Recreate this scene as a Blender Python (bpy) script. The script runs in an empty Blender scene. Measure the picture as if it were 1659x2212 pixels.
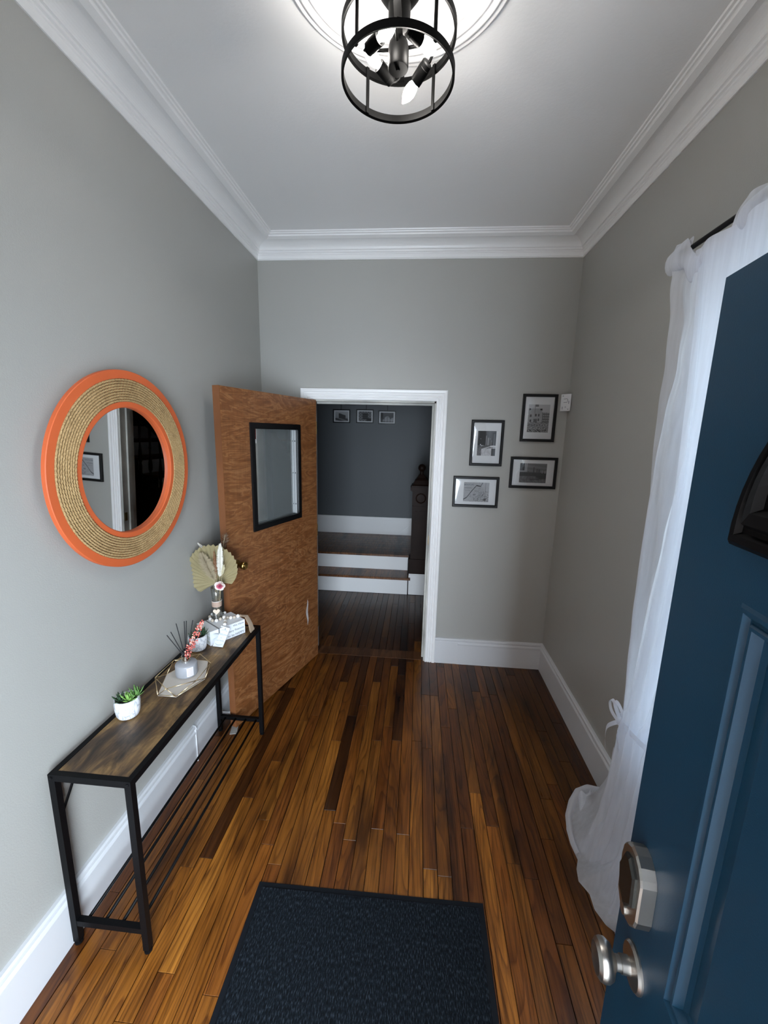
import bpy, math, random
from mathutils import Vector, Matrix
S = bpy.context.scene
COL = S.collection
random.seed(7)
PI = math.pi

# ------------------------------------------------------------------ camera
def look_matrix(pitch, yaw, roll, pos):
    cy, sy, cp, sp = math.cos(yaw), math.sin(yaw), math.cos(pitch), math.sin(pitch)
    f = Vector((-sy * cp, cy * cp, sp)); r = Vector((cy, sy, 0)); u = r.cross(f)
    c, s = math.cos(roll), math.sin(roll)
    r2 = c * r + s * u; u2 = -s * r + c * u
    m = Matrix((r2, u2, -f)).transposed().to_4x4()
    m.translation = pos
    return m
cd = bpy.data.cameras.new('camera')
cd.sensor_fit = 'HORIZONTAL'; cd.sensor_width = 36.0
cd.lens = 875.7444 / 1659 * 36.0
cd.clip_start = 0.05
cam = bpy.data.objects.new('camera', cd); COL.objects.link(cam)
cam.matrix_world = look_matrix(-.1925, .0803, .0237, Vector((0, 0, 1.8194)))
S.camera = cam

# ------------------------------------------------------------------ world, light, exposure
S.view_settings.view_transform = 'Standard'; S.view_settings.look = 'None'
S.view_settings.gamma = 1.0; S.view_settings.use_curve_mapping = False
S.view_settings.exposure = 0.0
S.cycles.use_denoising = True
S.cycles.max_bounces = 10; S.cycles.diffuse_bounces = 6; S.cycles.glossy_bounces = 4
S.cycles.transparent_max_bounces = 12; S.cycles.transmission_bounces = 6
S.cycles.sample_clamp_indirect = 6.0
S.cycles.caustics_reflective = False; S.cycles.caustics_refractive = False
SKY = 25.0          # overcast daylight outside the open front door and the window
BULB = 230.0       # emission of the lamp's bulbs
w = bpy.data.worlds.new('world'); S.world = w; w.use_nodes = True
bg = w.node_tree.nodes['Background']
bg.inputs[0].default_value = (0.77, 0.88, 1.0, 1); bg.inputs[1].default_value = SKY
def portal(name, loc, rot, sx, sy):
    l = bpy.data.lights.new(name, 'AREA'); l.shape = 'RECTANGLE'; l.size = sx; l.size_y = sy
    l.cycles.is_portal = True
    o = bpy.data.objects.new(name, l); o.location = loc; o.rotation_euler = rot; COL.objects.link(o)
portal('door_portal', (-.17, -.36, 1.05), (-PI / 2, 0, PI), .96, 2.1)
portal('window_portal', (1.16, 1.0, 1.5), (0, PI / 2, 0), 1.8, 1.1)

# ------------------------------------------------------------------ room numbers (metres)
XL, XR, YF, YB, ZC, H = -1.178, 1.035, -.30, 3.04, 2.984, 3.104
HB, HXL, HXR = 5.617, -2.3, 2.6     # hall back wall, hall sides
OL, OR, OT = -.80, .115, 2.05       # inner doorway

# ------------------------------------------------------------------ materials
MATS = {}
def nt(name):
    m = bpy.data.materials.new(name); m.use_nodes = True
    t = m.node_tree; p = t.nodes['Principled BSDF']
    MATS[name] = m
    return m, t, p
def N(t, k, **kw):
    n = t.nodes.new(k)
    for a, v in kw.items():
        if a in ('operation', 'blend_type', 'data_type', 'wave_type', 'bands_direction', 'feature', 'attribute_name', 'noise_dimensions', 'distance', 'wave_profile'):
            setattr(n, a, v)
        else:
            n.inputs[a.replace('_', ' ')].default_value = v
    return n
def L(t, a, b): t.links.new(a, b)
def plain(name, col, rough=.5, metal=0., spec=.5, bump=0., bscale=300, sheen=0, coat=0, var=0.):
    m, t, p = nt(name)
    p.inputs['Base Color'].default_value = (*col, 1); p.inputs['Roughness'].default_value = rough
    p.inputs['Metallic'].default_value = metal; p.inputs['Specular IOR Level'].default_value = spec
    p.inputs['Coat Weight'].default_value = coat
    g = N(t, 'ShaderNodeNewGeometry')
    if bump:
        n = N(t, 'ShaderNodeTexNoise', Scale=bscale, Detail=3.); L(t, g.outputs['Position'], n.inputs['Vector'])
        b = N(t, 'ShaderNodeBump', Strength=bump, Distance=.002); L(t, n.outputs['Fac'], b.inputs['Height']); L(t, b.outputs[0], p.inputs['Normal'])
    if var:
        n = N(t, 'ShaderNodeTexNoise', Scale=3., Detail=4.); L(t, g.outputs['Position'], n.inputs['Vector'])
        r = ramp(t, n.outputs['Fac'], [(.3, tuple(c * (1 - var) for c in col)), (.7, tuple(min(1, c * (1 + var)) for c in col))]); L(t, r, p.inputs['Base Color'])
    return m
def ramp(t, src, stops):
    r = t.nodes.new('ShaderNodeValToRGB'); e = r.color_ramp.elements
    while len(e) < len(stops): e.new(.5)
    for i, (q, c) in enumerate(stops):
        e[i].position = q; e[i].color = (*c, 1)
    L(t, src, r.inputs[0]); return r.outputs['Color']
def mapped(t, scale, src='Position', rnd=False, rot=(0, 0, 0)):
    if src == 'Position': o = N(t, 'ShaderNodeNewGeometry').outputs['Position']
    else: o = N(t, 'ShaderNodeTexCoord').outputs[src]
    if rnd:
        oi = N(t, 'ShaderNodeObjectInfo'); mu = N(t, 'ShaderNodeMath', operation='MULTIPLY'); mu.inputs[1].default_value = 57.
        L(t, oi.outputs['Random'], mu.inputs[0]); ad = N(t, 'ShaderNodeVectorMath', operation='ADD')
        L(t, o, ad.inputs[0]); L(t, mu.outputs[0], ad.inputs[1]); o = ad.outputs[0]
    mp = N(t, 'ShaderNodeMapping'); mp.inputs['Scale'].default_value = scale; mp.inputs['Rotation'].default_value = rot
    L(t, o, mp.inputs[0]); return mp.outputs[0]

wall_m = plain('wall_paint', (.385, .38, .355), .42, spec=.4, bump=.25, bscale=220)
hall_m = plain('shaded_wall_paint', (.105, .115, .122), .5, spec=.4, bump=.25, bscale=220)  # same paint as the room, with the hall's dimness put into its colour
ceil_m = plain('ceiling_paint', (.88, .88, .88), .45, spec=.4, bump=.25, bscale=90)
white_m = plain('white_gloss_paint', (.88, .88, .88), .32, spec=.5, bump=.15, bscale=60)
base_m = plain('baseboard_paint', (.64, .65, .67), .35, spec=.4, bump=.15, bscale=60)
worn_m = plain('worn_jamb_paint', (.42, .42, .39), .5, bump=.8, bscale=60, var=.45)
black_m = plain('black_metal', (.0035, .0035, .004), .42, metal=.0, spec=.10, bump=.05)
blackw_m = plain('black_frame', (.004, .004, .0045), .35, spec=.3)
lampb_m = plain('lamp_black', (.0012, .0012, .0012), .5, spec=.05)
mat_rubber = plain('mat_rubber', (.002, .0035, .006), .7, spec=.2)
nick_m = plain('satin_nickel', (.42, .40, .37), .32, metal=1., bump=.04, bscale=500)
nickd_m = plain('dark_nickel', (.07, .07, .065), .4, metal=1.)
brass_m = plain('aged_brass', (.30, .19, .06), .3, metal=1., var=.4)
gold_m = plain('gold_wire', (.75, .58, .34), .3, metal=1.)
steel_m = plain('white_steel', (.42, .43, .44), .4)
orange_m = plain('orange_paint', (.60, .115, .032), .55, bump=.3, bscale=40, var=.08)
mirror_m = plain('mirror_glass', (.80, .82, .82), .015, metal=1.)
paper_m = plain('mat_board', (.86, .87, .88), .8)
bookw_m = plain('book_white', (.78, .81, .85), .7)
bookp_m = plain('book_pages', (.60, .60, .57), .8, bump=.6, bscale=900)
ink_m = plain('ink_grey', (.16, .18, .21), .8)
inkl_m = plain('ink_pale', (.30, .36, .38), .8)
bead_w = plain('bead_white', (.86, .84, .82), .5)
bead_n = plain('bead_natural', (.52, .45, .37), .55, var=.15)
jute_m = plain('jute_twine', (.27, .20, .14), .9, bump=.6, bscale=700, var=.3)
leather_m = plain('leather_band', (.47, .33, .26), .65, bump=.3)
heart_m = plain('pale_wood', (.72, .60, .48), .6, var=.1)
palm_m = plain('dried_palm', (.37, .31, .17), .75, var=.22)
pampas_w = plain('pampas_white', (.82, .79, .72), .95)
pampas_b = plain('pampas_beige', (.40, .33, .22), .95)
rust_m = plain('rust_grass', (.20, .075, .030), .9)
stem_m = plain('dried_stem', (.40, .33, .21), .8)
rosew_m = plain('rose_white', (.86, .78, .74), .7)
rosep_m = plain('rose_pink', (.72, .22, .30), .7)
leafg_m = plain('succulent_green', (.12, .25, .065), .5, spec=.4, var=.35)
leafd_m = plain('succulent_dark', (.035, .075, .035), .5, var=.4)
soil_m = plain('soil', (.03, .02, .015), .95, bump=1, bscale=200)
berry_m = plain('berry_pink', (.60, .12, .10), .45, var=.4)
berryl_m = plain('berry_pale', (.85, .48, .38), .45)
reed_m = plain('black_reed', (.010, .010, .012), .8)
label_m = plain('label_paper', (.75, .72, .76), .7)
subfl_m = plain('subfloor', (.006, .004, .003), .9)
newel_m = plain('dark_walnut', (.020, .010, .007), .5, spec=.15, var=.4)
tread_m = None
plug_m = plain('white_plastic', (.72, .73, .74), .4)
rubber_m = plain('grey_wedge', (.30, .29, .27), .6)
conc_m = plain('added_concrete', (.50, .50, .49), .9, var=.1)  # for the slab and plain wall added outside
blocker_m = plain('blocker_brick', (.15, .105, .08), .9, var=.2, bump=.5, bscale=40)  # for the added wall that blocks daylight
mould_m = plain('black_moulding', (.003, .003, .0035), .35, spec=.10)

def emis(name, col, s):
    m, t, p = nt(name)
    p.inputs['Base Color'].default_value = (1, 1, 1, 1)
    p.inputs['Emission Color'].default_value = (*col, 1); p.inputs['Emission Strength'].default_value = s
    return m
bulb_m = emis('lit_bulb', (1.0, .95, .89), BULB)

def glassy(name, tint=(1, 1, 1), refl=.08, rough=.02, diff=0., dcol=(.8, .8, .8)):
    m, t, p = nt(name); t.nodes.remove(p)
    out = t.nodes['Material Output']
    tr = N(t, 'ShaderNodeBsdfTransparent'); tr.inputs[0].default_value = (*tint, 1)
    gl = N(t, 'ShaderNodeBsdfGlossy'); gl.inputs['Roughness'].default_value = rough; gl.inputs[0].default_value = (.9, .92, .92, 1)
    lw = N(t, 'ShaderNodeLayerWeight', Blend=.35); ml = N(t, 'ShaderNodeMath', operation='MULTIPLY_ADD')
    L(t, lw.outputs['Fresnel'], ml.inputs[0]); ml.inputs[1].default_value = .7; ml.inputs[2].default_value = refl
    mx = N(t, 'ShaderNodeMixShader'); L(t, ml.outputs[0], mx.inputs[0]); L(t, tr.outputs[0], mx.inputs[1]); L(t, gl.outputs[0], mx.inputs[2])
    o = mx.outputs[0]
    if diff:
        df = N(t, 'ShaderNodeBsdfDiffuse'); df.inputs[0].default_value = (*dcol, 1)
        m2 = N(t, 'ShaderNodeMixShader'); m2.inputs[0].default_value = diff; L(t, o, m2.inputs[1]); L(t, df.outputs[0], m2.inputs[2]); o = m2.outputs[0]
    L(t, o, out.inputs[0]); return m
pane_m = glassy('window_glass', (.92, .95, .95), .03)
door_pane_m = glassy('door_glass', (.97, .98, .98), .05, .05, .20, (.50, .55, .55))  # grey film in the pane stands in for the lit wall behind it
plex_m = glassy('picture_glazing', (.99, .99, .99), .02, .06)
vase_m = glassy('vase_glass', (.95, .95, .93), .14, .03, .05, (.6, .58, .52))
frost_m = glassy('frosted_bottle', (.62, .63, .66), .06, .2, .62, (.50, .51, .54))

def sheer(name, tr, col=(.90, .93, .99)):
    m, t, p = nt(name); t.nodes.remove(p); out = t.nodes['Material Output']
    a = N(t, 'ShaderNodeBsdfDiffuse'); a.inputs[0].default_value = (*col, 1)
    b = N(t, 'ShaderNodeBsdfTranslucent'); b.inputs[0].default_value = (*col, 1)
    c = N(t, 'ShaderNodeBsdfTransparent')
    m1 = N(t, 'ShaderNodeMixShader'); m1.inputs[0].default_value = .48; L(t, a.outputs[0], m1.inputs[1]); L(t, b.outputs[0], m1.inputs[2])
    # the weave is a little uneven
    n = N(t, 'ShaderNodeTexNoise', Scale=1., Detail=2.); L(t, mapped(t, (60, 60, 4)), n.inputs['Vector'])
    mm = N(t, 'ShaderNodeMath', operation='MULTIPLY'); mm.inputs[1].default_value = tr * 2; L(t, n.outputs['Fac'], mm.inputs[0])
    m2 = N(t, 'ShaderNodeMixShader'); L(t, mm.outputs[0], m2.inputs[0]); L(t, m1.outputs[0], m2.inputs[1]); L(t, c.outputs[0], m2.inputs[2])
    L(t, m2.outputs[0], out.inputs[0]); return m
sheer_m = sheer('sheer_white', .12)
hem_m = sheer('sheer_hem', .04)

def floor_mat(name='oak_strip', rough=.26):
    m, t, p = nt(name)
    oi = N(t, 'ShaderNodeObjectInfo')
    n1 = N(t, 'ShaderNodeTexNoise', Scale=1., Detail=6., Roughness=.65, Distortion=.6); L(t, mapped(t, (75, 3.2, 20), rnd=True), n1.inputs['Vector'])
    n2 = N(t, 'ShaderNodeTexNoise', Scale=1., Detail=3., Distortion=1.2); L(t, mapped(t, (14, 1.6, 5), rnd=True), n2.inputs['Vector'])
    wn = N(t, 'ShaderNodeTexNoise', Scale=1., Detail=1.2, Roughness=.4); L(t, mapped(t, (9, .85, 4), rnd=True), wn.inputs['Vector'])
    wm = N(t, 'ShaderNodeMath', operation='MULTIPLY'); wm.inputs[1].default_value = 17.; L(t, wn.outputs['Fac'], wm.inputs[0])
    wv = N(t, 'ShaderNodeMath', operation='FRACT'); L(t, wm.outputs[0], wv.inputs[0])
    g = ramp(t, n1.outputs['Fac'], [(.30, (.30, .26, .24)), (.48, (.86, .84, .8)), (.75, (1.2, 1.22, 1.2))])
    c = ramp(t, wv.outputs[0], [(.0, (.50, .42, .36)), (.22, (.90, .88, .85)), (.5, (1.08, 1.08, 1.06)), (.92, (1.1, 1.1, 1.1)), (1., (.55, .48, .42))])
    b = ramp(t, n2.outputs['Fac'], [(.3, (.72, .68, .64)), (.65, (1.1, 1.1, 1.08))])
    def mul(a, bb, f=1.):
        x = N(t, 'ShaderNodeMix', data_type='RGBA', blend_type='MULTIPLY'); x.inputs[0].default_value = f
        L(t, a, x.inputs[6]); L(t, bb, x.inputs[7]); return x.outputs[2]
    sx = N(t, 'ShaderNodeSeparateXYZ'); L(t, N(t, 'ShaderNodeTexCoord').outputs['Generated'], sx.inputs[0])
    ed = ramp(t, sx.outputs[0], [(.0, (.40, .35, .32)), (.035, (.9, .88, .86)), (.08, (1, 1, 1)), (.93, (1, 1, 1)), (.98, (.85, .82, .8)), (1., (.45, .4, .36))])
    n3 = N(t, 'ShaderNodeTexNoise', Scale=1., Detail=4., Roughness=.6); L(t, mapped(t, (5.5, .9, 1)), n3.inputs['Vector'])
    stn = ramp(t, n3.outputs['Fac'], [(.35, (.26, .22, .20)), (.44, (.72, .68, .64)), (.54, (1.0, 1.0, 1.0)), (.72, (1.25, 1.25, 1.2))])
    L(t, mul(mul(mul(mul(mul(oi.outputs['Color'], g), c, .9), b), ed), stn), p.inputs['Base Color'])
    p.inputs['Roughness'].default_value = rough; p.inputs['Specular IOR Level'].default_value = .45
    rr = N(t, 'ShaderNodeMapRange'); rr.inputs[3].default_value = rough - .06; rr.inputs[4].default_value = rough + .2; L(t, n2.outputs['Fac'], rr.inputs[0]); L(t, rr.outputs[0], p.inputs['Roughness'])
    bp = N(t, 'ShaderNodeBump', Strength=.25, Distance=.002); L(t, n1.outputs['Fac'], bp.inputs['Height']); L(t, bp.outputs[0], p.inputs['Normal'])
    return m
oak_m = floor_mat()
tread_m = floor_mat('stair_oak', .3)

def ply_mat():
    m, t, p = nt('birch_veneer')
    v = mapped(t, (1.6, 1.6, 7.0))
    n0 = N(t, 'ShaderNodeTexNoise', Scale=1.25, Detail=4., Roughness=.5, Distortion=3.0); L(t, v, n0.inputs['Vector'])
    n1 = N(t, 'ShaderNodeTexNoise', Scale=5., Detail=3., Distortion=1.5); L(t, v, n1.inputs['Vector'])
    n2 = N(t, 'ShaderNodeTexNoise', Scale=1., Detail=5.); L(t, mapped(t, (160, 160, 5)), n2.inputs['Vector'])
    a = ramp(t, n0.outputs['Fac'], [(.28, (.23, .085, .027)), (.43, (.33, .130, .043)), (.475, (.45, .21, .082)), (.52, (.26, .098, .032)), (.60, (.37, .155, .055)), (.64, (.44, .205, .080)), (.70, (.31, .122, .041))])
    b = ramp(t, n1.outputs['Fac'], [(.3, (.52, .47, .45)), (.7, (.78, .76, .76))])
    c = ramp(t, n2.outputs['Fac'], [(.35, (.85, .85, .85)), (.6, (1., 1., 1.))])
    x = N(t, 'ShaderNodeMix', data_type='RGBA', blend_type='MULTIPLY'); x.inputs[0].default_value = 1; L(t, a, x.inputs[6]); L(t, b, x.inputs[7])
    y = N(t, 'ShaderNodeMix', data_type='RGBA', blend_type='MULTIPLY'); y.inputs[0].default_value = 1; L(t, x.outputs[2], y.inputs[6]); L(t, c, y.inputs[7])
    L(t, y.outputs[2], p.inputs['Base Color']); p.inputs['Roughness'].default_value = .36
    return m
ply_m = ply_mat()
edge_m = plain('door_edge_wood', (.20, .075, .028), .4, var=.2)

def rustic():
    m, t, p = nt('rustic_board')
    n0 = N(t, 'ShaderNodeTexNoise', Scale=1., Detail=7., Roughness=.62, Distortion=.6); L(t, mapped(t, (14, 5, 8)), n0.inputs['Vector'])
    n1 = N(t, 'ShaderNodeTexNoise', Scale=1., Detail=5.); L(t, mapped(t, (110, 6, 30)), n1.inputs['Vector'])
    a = ramp(t, n0.outputs['Fac'], [(.34, (.022, .014, .010)), (.45, (.065, .038, .020)), (.54, (.16, .092, .036)), (.66, (.30, .18, .068))])
    b = ramp(t, n1.outputs['Fac'], [(.3, (.6, .6, .6)), (.65, (1.1, 1.1, 1.1))])
    x = N(t, 'ShaderNodeMix', data_type='RGBA', blend_type='MULTIPLY'); x.inputs[0].default_value = 1; L(t, a, x.inputs[6]); L(t, b, x.inputs[7])
    L(t, x.outputs[2], p.inputs['Base Color']); p.inputs['Roughness'].default_value = .45
    return m
rustic_m = rustic()

def marble():
    m, t, p = nt('marbled_ceramic')
    n0 = N(t, 'ShaderNodeTexNoise', Scale=14., Detail=3., Distortion=3.); L(t, mapped(t, (1, 1, .6)), n0.inputs['Vector'])
    a = ramp(t, n0.outputs['Fac'], [(.40, (.86, .87, .89)), (.485, (.55, .57, .62)), (.50, (.38, .40, .46)), (.52, (.80, .81, .84)), (.9, (.88, .89, .9))])
    L(t, a, p.inputs['Base Color']); p.inputs['Roughness'].default_value = .4
    return m
marble_m = marble()
tray_m = plain('tray_board', (.60, .55, .49), .6, var=.06)

def rope_mat():
    m, t, p = nt('sisal_rope')
    n0 = N(t, 'ShaderNodeTexNoise', Scale=260., Detail=4.)
    L(t, N(t, 'ShaderNodeNewGeometry').outputs['Position'], n0.inputs['Vector'])
    n1 = N(t, 'ShaderNodeTexNoise', Scale=28., Detail=4.); L(t, N(t, 'ShaderNodeNewGeometry').outputs['Position'], n1.inputs['Vector'])
    a = ramp(t, n0.outputs['Fac'], [(.3, (.27, .165, .065)), (.55, (.44, .29, .13)), (.8, (.58, .41, .22))])
    b = ramp(t, n1.outputs['Fac'], [(.30, (.80, .78, .76)), (.5, (1, 1, 1))])
    x = N(t, 'ShaderNodeMix', data_type='RGBA', blend_type='MULTIPLY'); x.inputs[0].default_value = 1; L(t, a, x.inputs[6]); L(t, b, x.inputs[7])
    L(t, x.outputs[2], p.inputs['Base Color']); p.inputs['Roughness'].default_value = .9
    return m
rope_m = rope_mat()

def bluedoor():
    m, t, p = nt('blue_door_paint')
    p.inputs['Base Color'].default_value = (.006, .043, .086, 1); p.inputs['Roughness'].default_value = .42
    p.inputs['Specular IOR Level'].default_value = .28
    n = N(t, 'ShaderNodeTexNoise', Scale=500., Detail=2.); L(t, N(t, 'ShaderNodeNewGeometry').outputs['Position'], n.inputs['Vector'])
    b = N(t, 'ShaderNodeBump', Strength=.12, Distance=.001); L(t, n.outputs['Fac'], b.inputs['Height']); L(t, b.outputs[0], p.inputs['Normal'])
    return m
blue_m = bluedoor()

def matmat():
    m, t, p = nt('ribbed_carpet')
    v = mapped(t, (1, 1, 1))
    wv = N(t, 'ShaderNodeTexWave', wave_type='BANDS', bands_direction='X', Scale=32., Distortion=.8, Detail=2., Detail_Scale=6.); L(t, v, wv.inputs['Vector'])
    n = N(t, 'ShaderNodeTexNoise', Scale=330., Detail=3.); L(t, v, n.inputs['Vector'])
    n2 = N(t, 'ShaderNodeTexNoise', Scale=1., Detail=2.); L(t, mapped(t, (300, 75, 1)), n2.inputs['Vector'])
    a = ramp(t, n2.outputs['Fac'], [(.38, (.0010, .0020, .0036)), (.54, (.0040, .0068, .0105)), (.68, (.024, .032, .042))])
    L(t, a, p.inputs['Base Color']); p.inputs['Roughness'].default_value = .95; p.inputs['Specular IOR Level'].default_value = .15
    ad = N(t, 'ShaderNodeMath', operation='ADD'); L(t, wv.outputs['Fac'], ad.inputs[0]); L(t, n.outputs['Fac'], ad.inputs[1])
    b = N(t, 'ShaderNodeBump', Strength=.8, Distance=.003); L(t, ad.outputs[0], b.inputs['Height']); L(t, b.outputs[0], p.inputs['Normal'])
    return m
carpet_m = matmat()

def print_mat():
    m, t, p = nt('printed_photo')
    a = N(t, 'ShaderNodeVertexColor'); a.layer_name = 'ink'
    L(t, a.outputs['Color'], p.inputs['Base Color']); p.inputs['Roughness'].default_value = .6
    return m
print_m = print_mat()

# ------------------------------------------------------------------ mesh helpers
WL = {}   # world location of every object
class MB:
    def __init__(s): s.v = []; s.f = []
    def add(s, v, f):
        b = len(s.v); s.v += [tuple(q) for q in v]; s.f += [tuple(i + b for i in q) for q in f]; return s
    def box(s, x0, x1, y0, y1, z0, z1):
        return s.add([(x0, y0, z0), (x1, y0, z0), (x1, y1, z0), (x0, y1, z0), (x0, y0, z1), (x1, y0, z1), (x1, y1, z1), (x0, y1, z1)],
                     [(0, 3, 2, 1), (4, 5, 6, 7), (0, 1, 5, 4), (1, 2, 6, 5), (2, 3, 7, 6), (3, 0, 4, 7)])
    def bbox(s, x0, x1, y0, y1, z0, z1, b=.002):
        # box with chamfered vertical-direction top edges
        v = [(x0, y0, z0), (x1, y0, z0), (x1, y1, z0), (x0, y1, z0), (x0, y0, z1 - b), (x1, y0, z1 - b), (x1, y1, z1 - b), (x0, y1, z1 - b),
             (x0 + b, y0 + b, z1), (x1 - b, y0 + b, z1), (x1 - b, y1 - b, z1), (x0 + b, y1 - b, z1)]
        f = [(0, 3, 2, 1), (8, 9, 10, 11)]
        for i in range(4):
            j = (i + 1) % 4; f += [(i, j, j + 4, i + 4), (i + 4, j + 4, j + 8, i + 8)]
        return s.add(v, f)
    def bar(s, a, b, w, h=None, up=(0, 0, 1)):
        # square bar from a to b
        h = h or w; a = Vector(a); b = Vector(b); d = (b - a).normalized(); up = Vector(up)
        if abs(d.dot(up)) > .95: up = Vector((0, 1, 0))
        r = d.cross(up).normalized(); u = r.cross(d)
        v = []
        for q in (a, b):
            for i, j in ((-1, -1), (1, -1), (1, 1), (-1, 1)): v.append(q + r * (i * w / 2) + u * (j * h / 2))
        return s.add(v, [(0, 1, 2, 3), (7, 6, 5, 4), (0, 4, 5, 1), (1, 5, 6, 2), (2, 6, 7, 3), (3, 7, 4, 0)])
    def tube(s, pts, r, n=8, closed=False, caps=True):
        pts = [Vector(q) for q in pts]; m = len(pts); rs = r if isinstance(r, (list, tuple)) else [r] * m
        up = None; v = []
        for i, q in enumerate(pts):
            if closed: d = pts[(i + 1) % m] - pts[i - 1]
            else: d = pts[min(i + 1, m - 1)] - pts[max(i - 1, 0)]
            d.normalize()
            if up is None:
                up = Vector((0, 0, 1)) if abs(d.z) < .9 else Vector((1, 0, 0))
            up = (up - d * up.dot(d)).normalized(); rr = d.cross(up)
            for k in range(n):
                a = 2 * PI * k / n; v.append(q + (rr * math.cos(a) + up * math.sin(a)) * rs[i])
        f = []
        for i in range(m if closed else m - 1):
            i2 = (i + 1) % m
            for k in range(n):
                k2 = (k + 1) % n; f.append((i * n + k, i * n + k2, i2 * n + k2, i2 * n + k))
        if not closed and caps:
            f.append(tuple(range(n - 1, -1, -1))); f.append(tuple((m - 1) * n + k for k in range(n)))
        return s.add(v, f)
    def lathe(s, prof, c, axis='z', n=32, dirv=None, caps=True):
        # prof: (radius, height) list along the axis from centre c
        c = Vector(c)
        ax = Vector(dirv).normalized() if dirv is not None else {'x': Vector((1, 0, 0)), 'y': Vector((0, 1, 0)), 'z': Vector((0, 0, 1))}[axis]
        a = ax.cross(Vector((0, 0, 1)) if abs(ax.z) < .9 else Vector((1, 0, 0))).normalized(); b = ax.cross(a)
        v = []
        for r, hh in prof:
            for k in range(n):
                t = 2 * PI * k / n; v.append(c + ax * hh + (a * math.cos(t) + b * math.sin(t)) * r)
        f = []
        for i in range(len(prof) - 1):
            for k in range(n):
                k2 = (k + 1) % n; f.append((i * n + k, i * n + k2, (i + 1) * n + k2, (i + 1) * n + k))
        if caps:
            f.append(tuple(range(n - 1, -1, -1))); f.append(tuple((len(prof) - 1) * n + k for k in range(n)))
        return s.add(v, f)
    def sphere(s, c, r, nu=10, nv=7, sc=(1, 1, 1)):
        v = [(c[0], c[1], c[2] - r * sc[2])]
        for j in range(1, nv):
            t = PI * j / nv
            for i in range(nu):
                a = 2 * PI * i / nu; v.append((c[0] + r * sc[0] * math.sin(t) * math.cos(a), c[1] + r * sc[1] * math.sin(t) * math.sin(a), c[2] - r * sc[2] * math.cos(t)))
        v.append((c[0], c[1], c[2] + r * sc[2])); f = []
        for i in range(nu):
            k = (i + 1) % nu; f.append((0, 1 + k, 1 + i)); e = 1 + (nv - 2) * nu; f.append((len(v) - 1, e + i, e + k))
        for j in range(nv - 2):
            for i in range(nu):
                k = (i + 1) % nu; a = 1 + j * nu; f.append((a + i, a + k, a + nu + k, a + nu + i))
        return s.add(v, f)
    def grid(s, nu, nv, fn):
        v = [fn(i / nu, j / nv) for j in range(nv + 1) for i in range(nu + 1)]
        f = [(j * (nu + 1) + i, j * (nu + 1) + i + 1, (j + 1) * (nu + 1) + i + 1, (j + 1) * (nu + 1) + i) for j in range(nv) for i in range(nu)]
        return s.add(v, f)
    def prism(s, poly, z0, z1):
        n = len(poly)
        v = [(x, y, z0) for x, y in poly] + [(x, y, z1) for x, y in poly]
        return s.add(v, [tuple(range(n - 1, -1, -1)), tuple(range(n, 2 * n))] + [(i, (i + 1) % n, (i + 1) % n + n, i + n) for i in range(n)])
    def xf(s, fn):
        s.v = [tuple(fn(*q)) for q in s.v]; return s

def obj(name, mb, mat, parent=None, smooth=False, label=None, cat=None, group=None, kind=None, origin=None):
    me = bpy.data.meshes.new(name)
    xs, ys, zs = zip(*mb.v)
    c = Vector(origin) if origin else Vector(((min(xs) + max(xs)) / 2, (min(ys) + max(ys)) / 2, min(zs)))
    me.from_pydata([(x - c.x, y - c.y, z - c.z) for x, y, z in mb.v], [], mb.f)
    me.materials.append(mat)
    if smooth: me.polygons.foreach_set('use_smooth', [True] * len(me.polygons))
    me.update()
    o = bpy.data.objects.new(name, me); COL.objects.link(o)
    WL[o] = c
    if parent is not None:
        o.parent = parent; o.location = c - WL[parent]
    else: o.location = c
    if smooth == 'auto':
        a = me.attributes.new('sharp_edge', 'BOOLEAN', 'EDGE')
        import bmesh
        bm = bmesh.new(); bm.from_mesh(me); vals = []
        for e in bm.edges:
            vals.append(len(e.link_faces) != 2 or e.calc_face_angle(0) > .6)
        bm.free(); a.data.foreach_set('value', vals)
    for k, v in (('label', label), ('category', cat), ('group', group), ('kind', kind)):
        if v: o[k] = v
    return o
def fixnormals(o):
    import bmesh
    bm = bmesh.new(); bm.from_mesh(o.data); bmesh.ops.recalc_face_normals(bm, faces=bm.faces); bm.to_mesh(o.data); bm.free(); return o
def thing(name, label, cat, loc, group=None, kind=None):
    o = bpy.data.objects.new(name, None); COL.objects.link(o); o.location = loc; o.empty_display_size = .05
    WL[o] = Vector(loc)
    for k, v in (('label', label), ('category', cat), ('group', group), ('kind', kind)):
        if v: o[k] = v
    return o
def struct(name, mb, mat, parent=None, **k):
    return obj(name, mb, mat, parent, kind=None if parent else 'structure', **k)
def text_mb(txt, size, fn, shear=0., align='LEFT', bold=0.):
    cu = bpy.data.curves.new('t', 'FONT'); cu.body = txt; cu.size = size; cu.shear = shear; cu.align_x = align; cu.extrude = 0; cu.resolution_u = 3; cu.offset = bold
    o = bpy.data.objects.new('t', cu); COL.objects.link(o)
    dg = bpy.context.evaluated_depsgraph_get(); me = bpy.data.meshes.new_from_object(o.evaluated_get(dg))
    mb = MB().add([fn(q.co.x, q.co.y) for q in me.vertices], [tuple(pp.vertices) for pp in me.polygons])
    bpy.data.objects.remove(o); bpy.data.curves.remove(cu); bpy.data.meshes.remove(me)
    return mb
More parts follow.
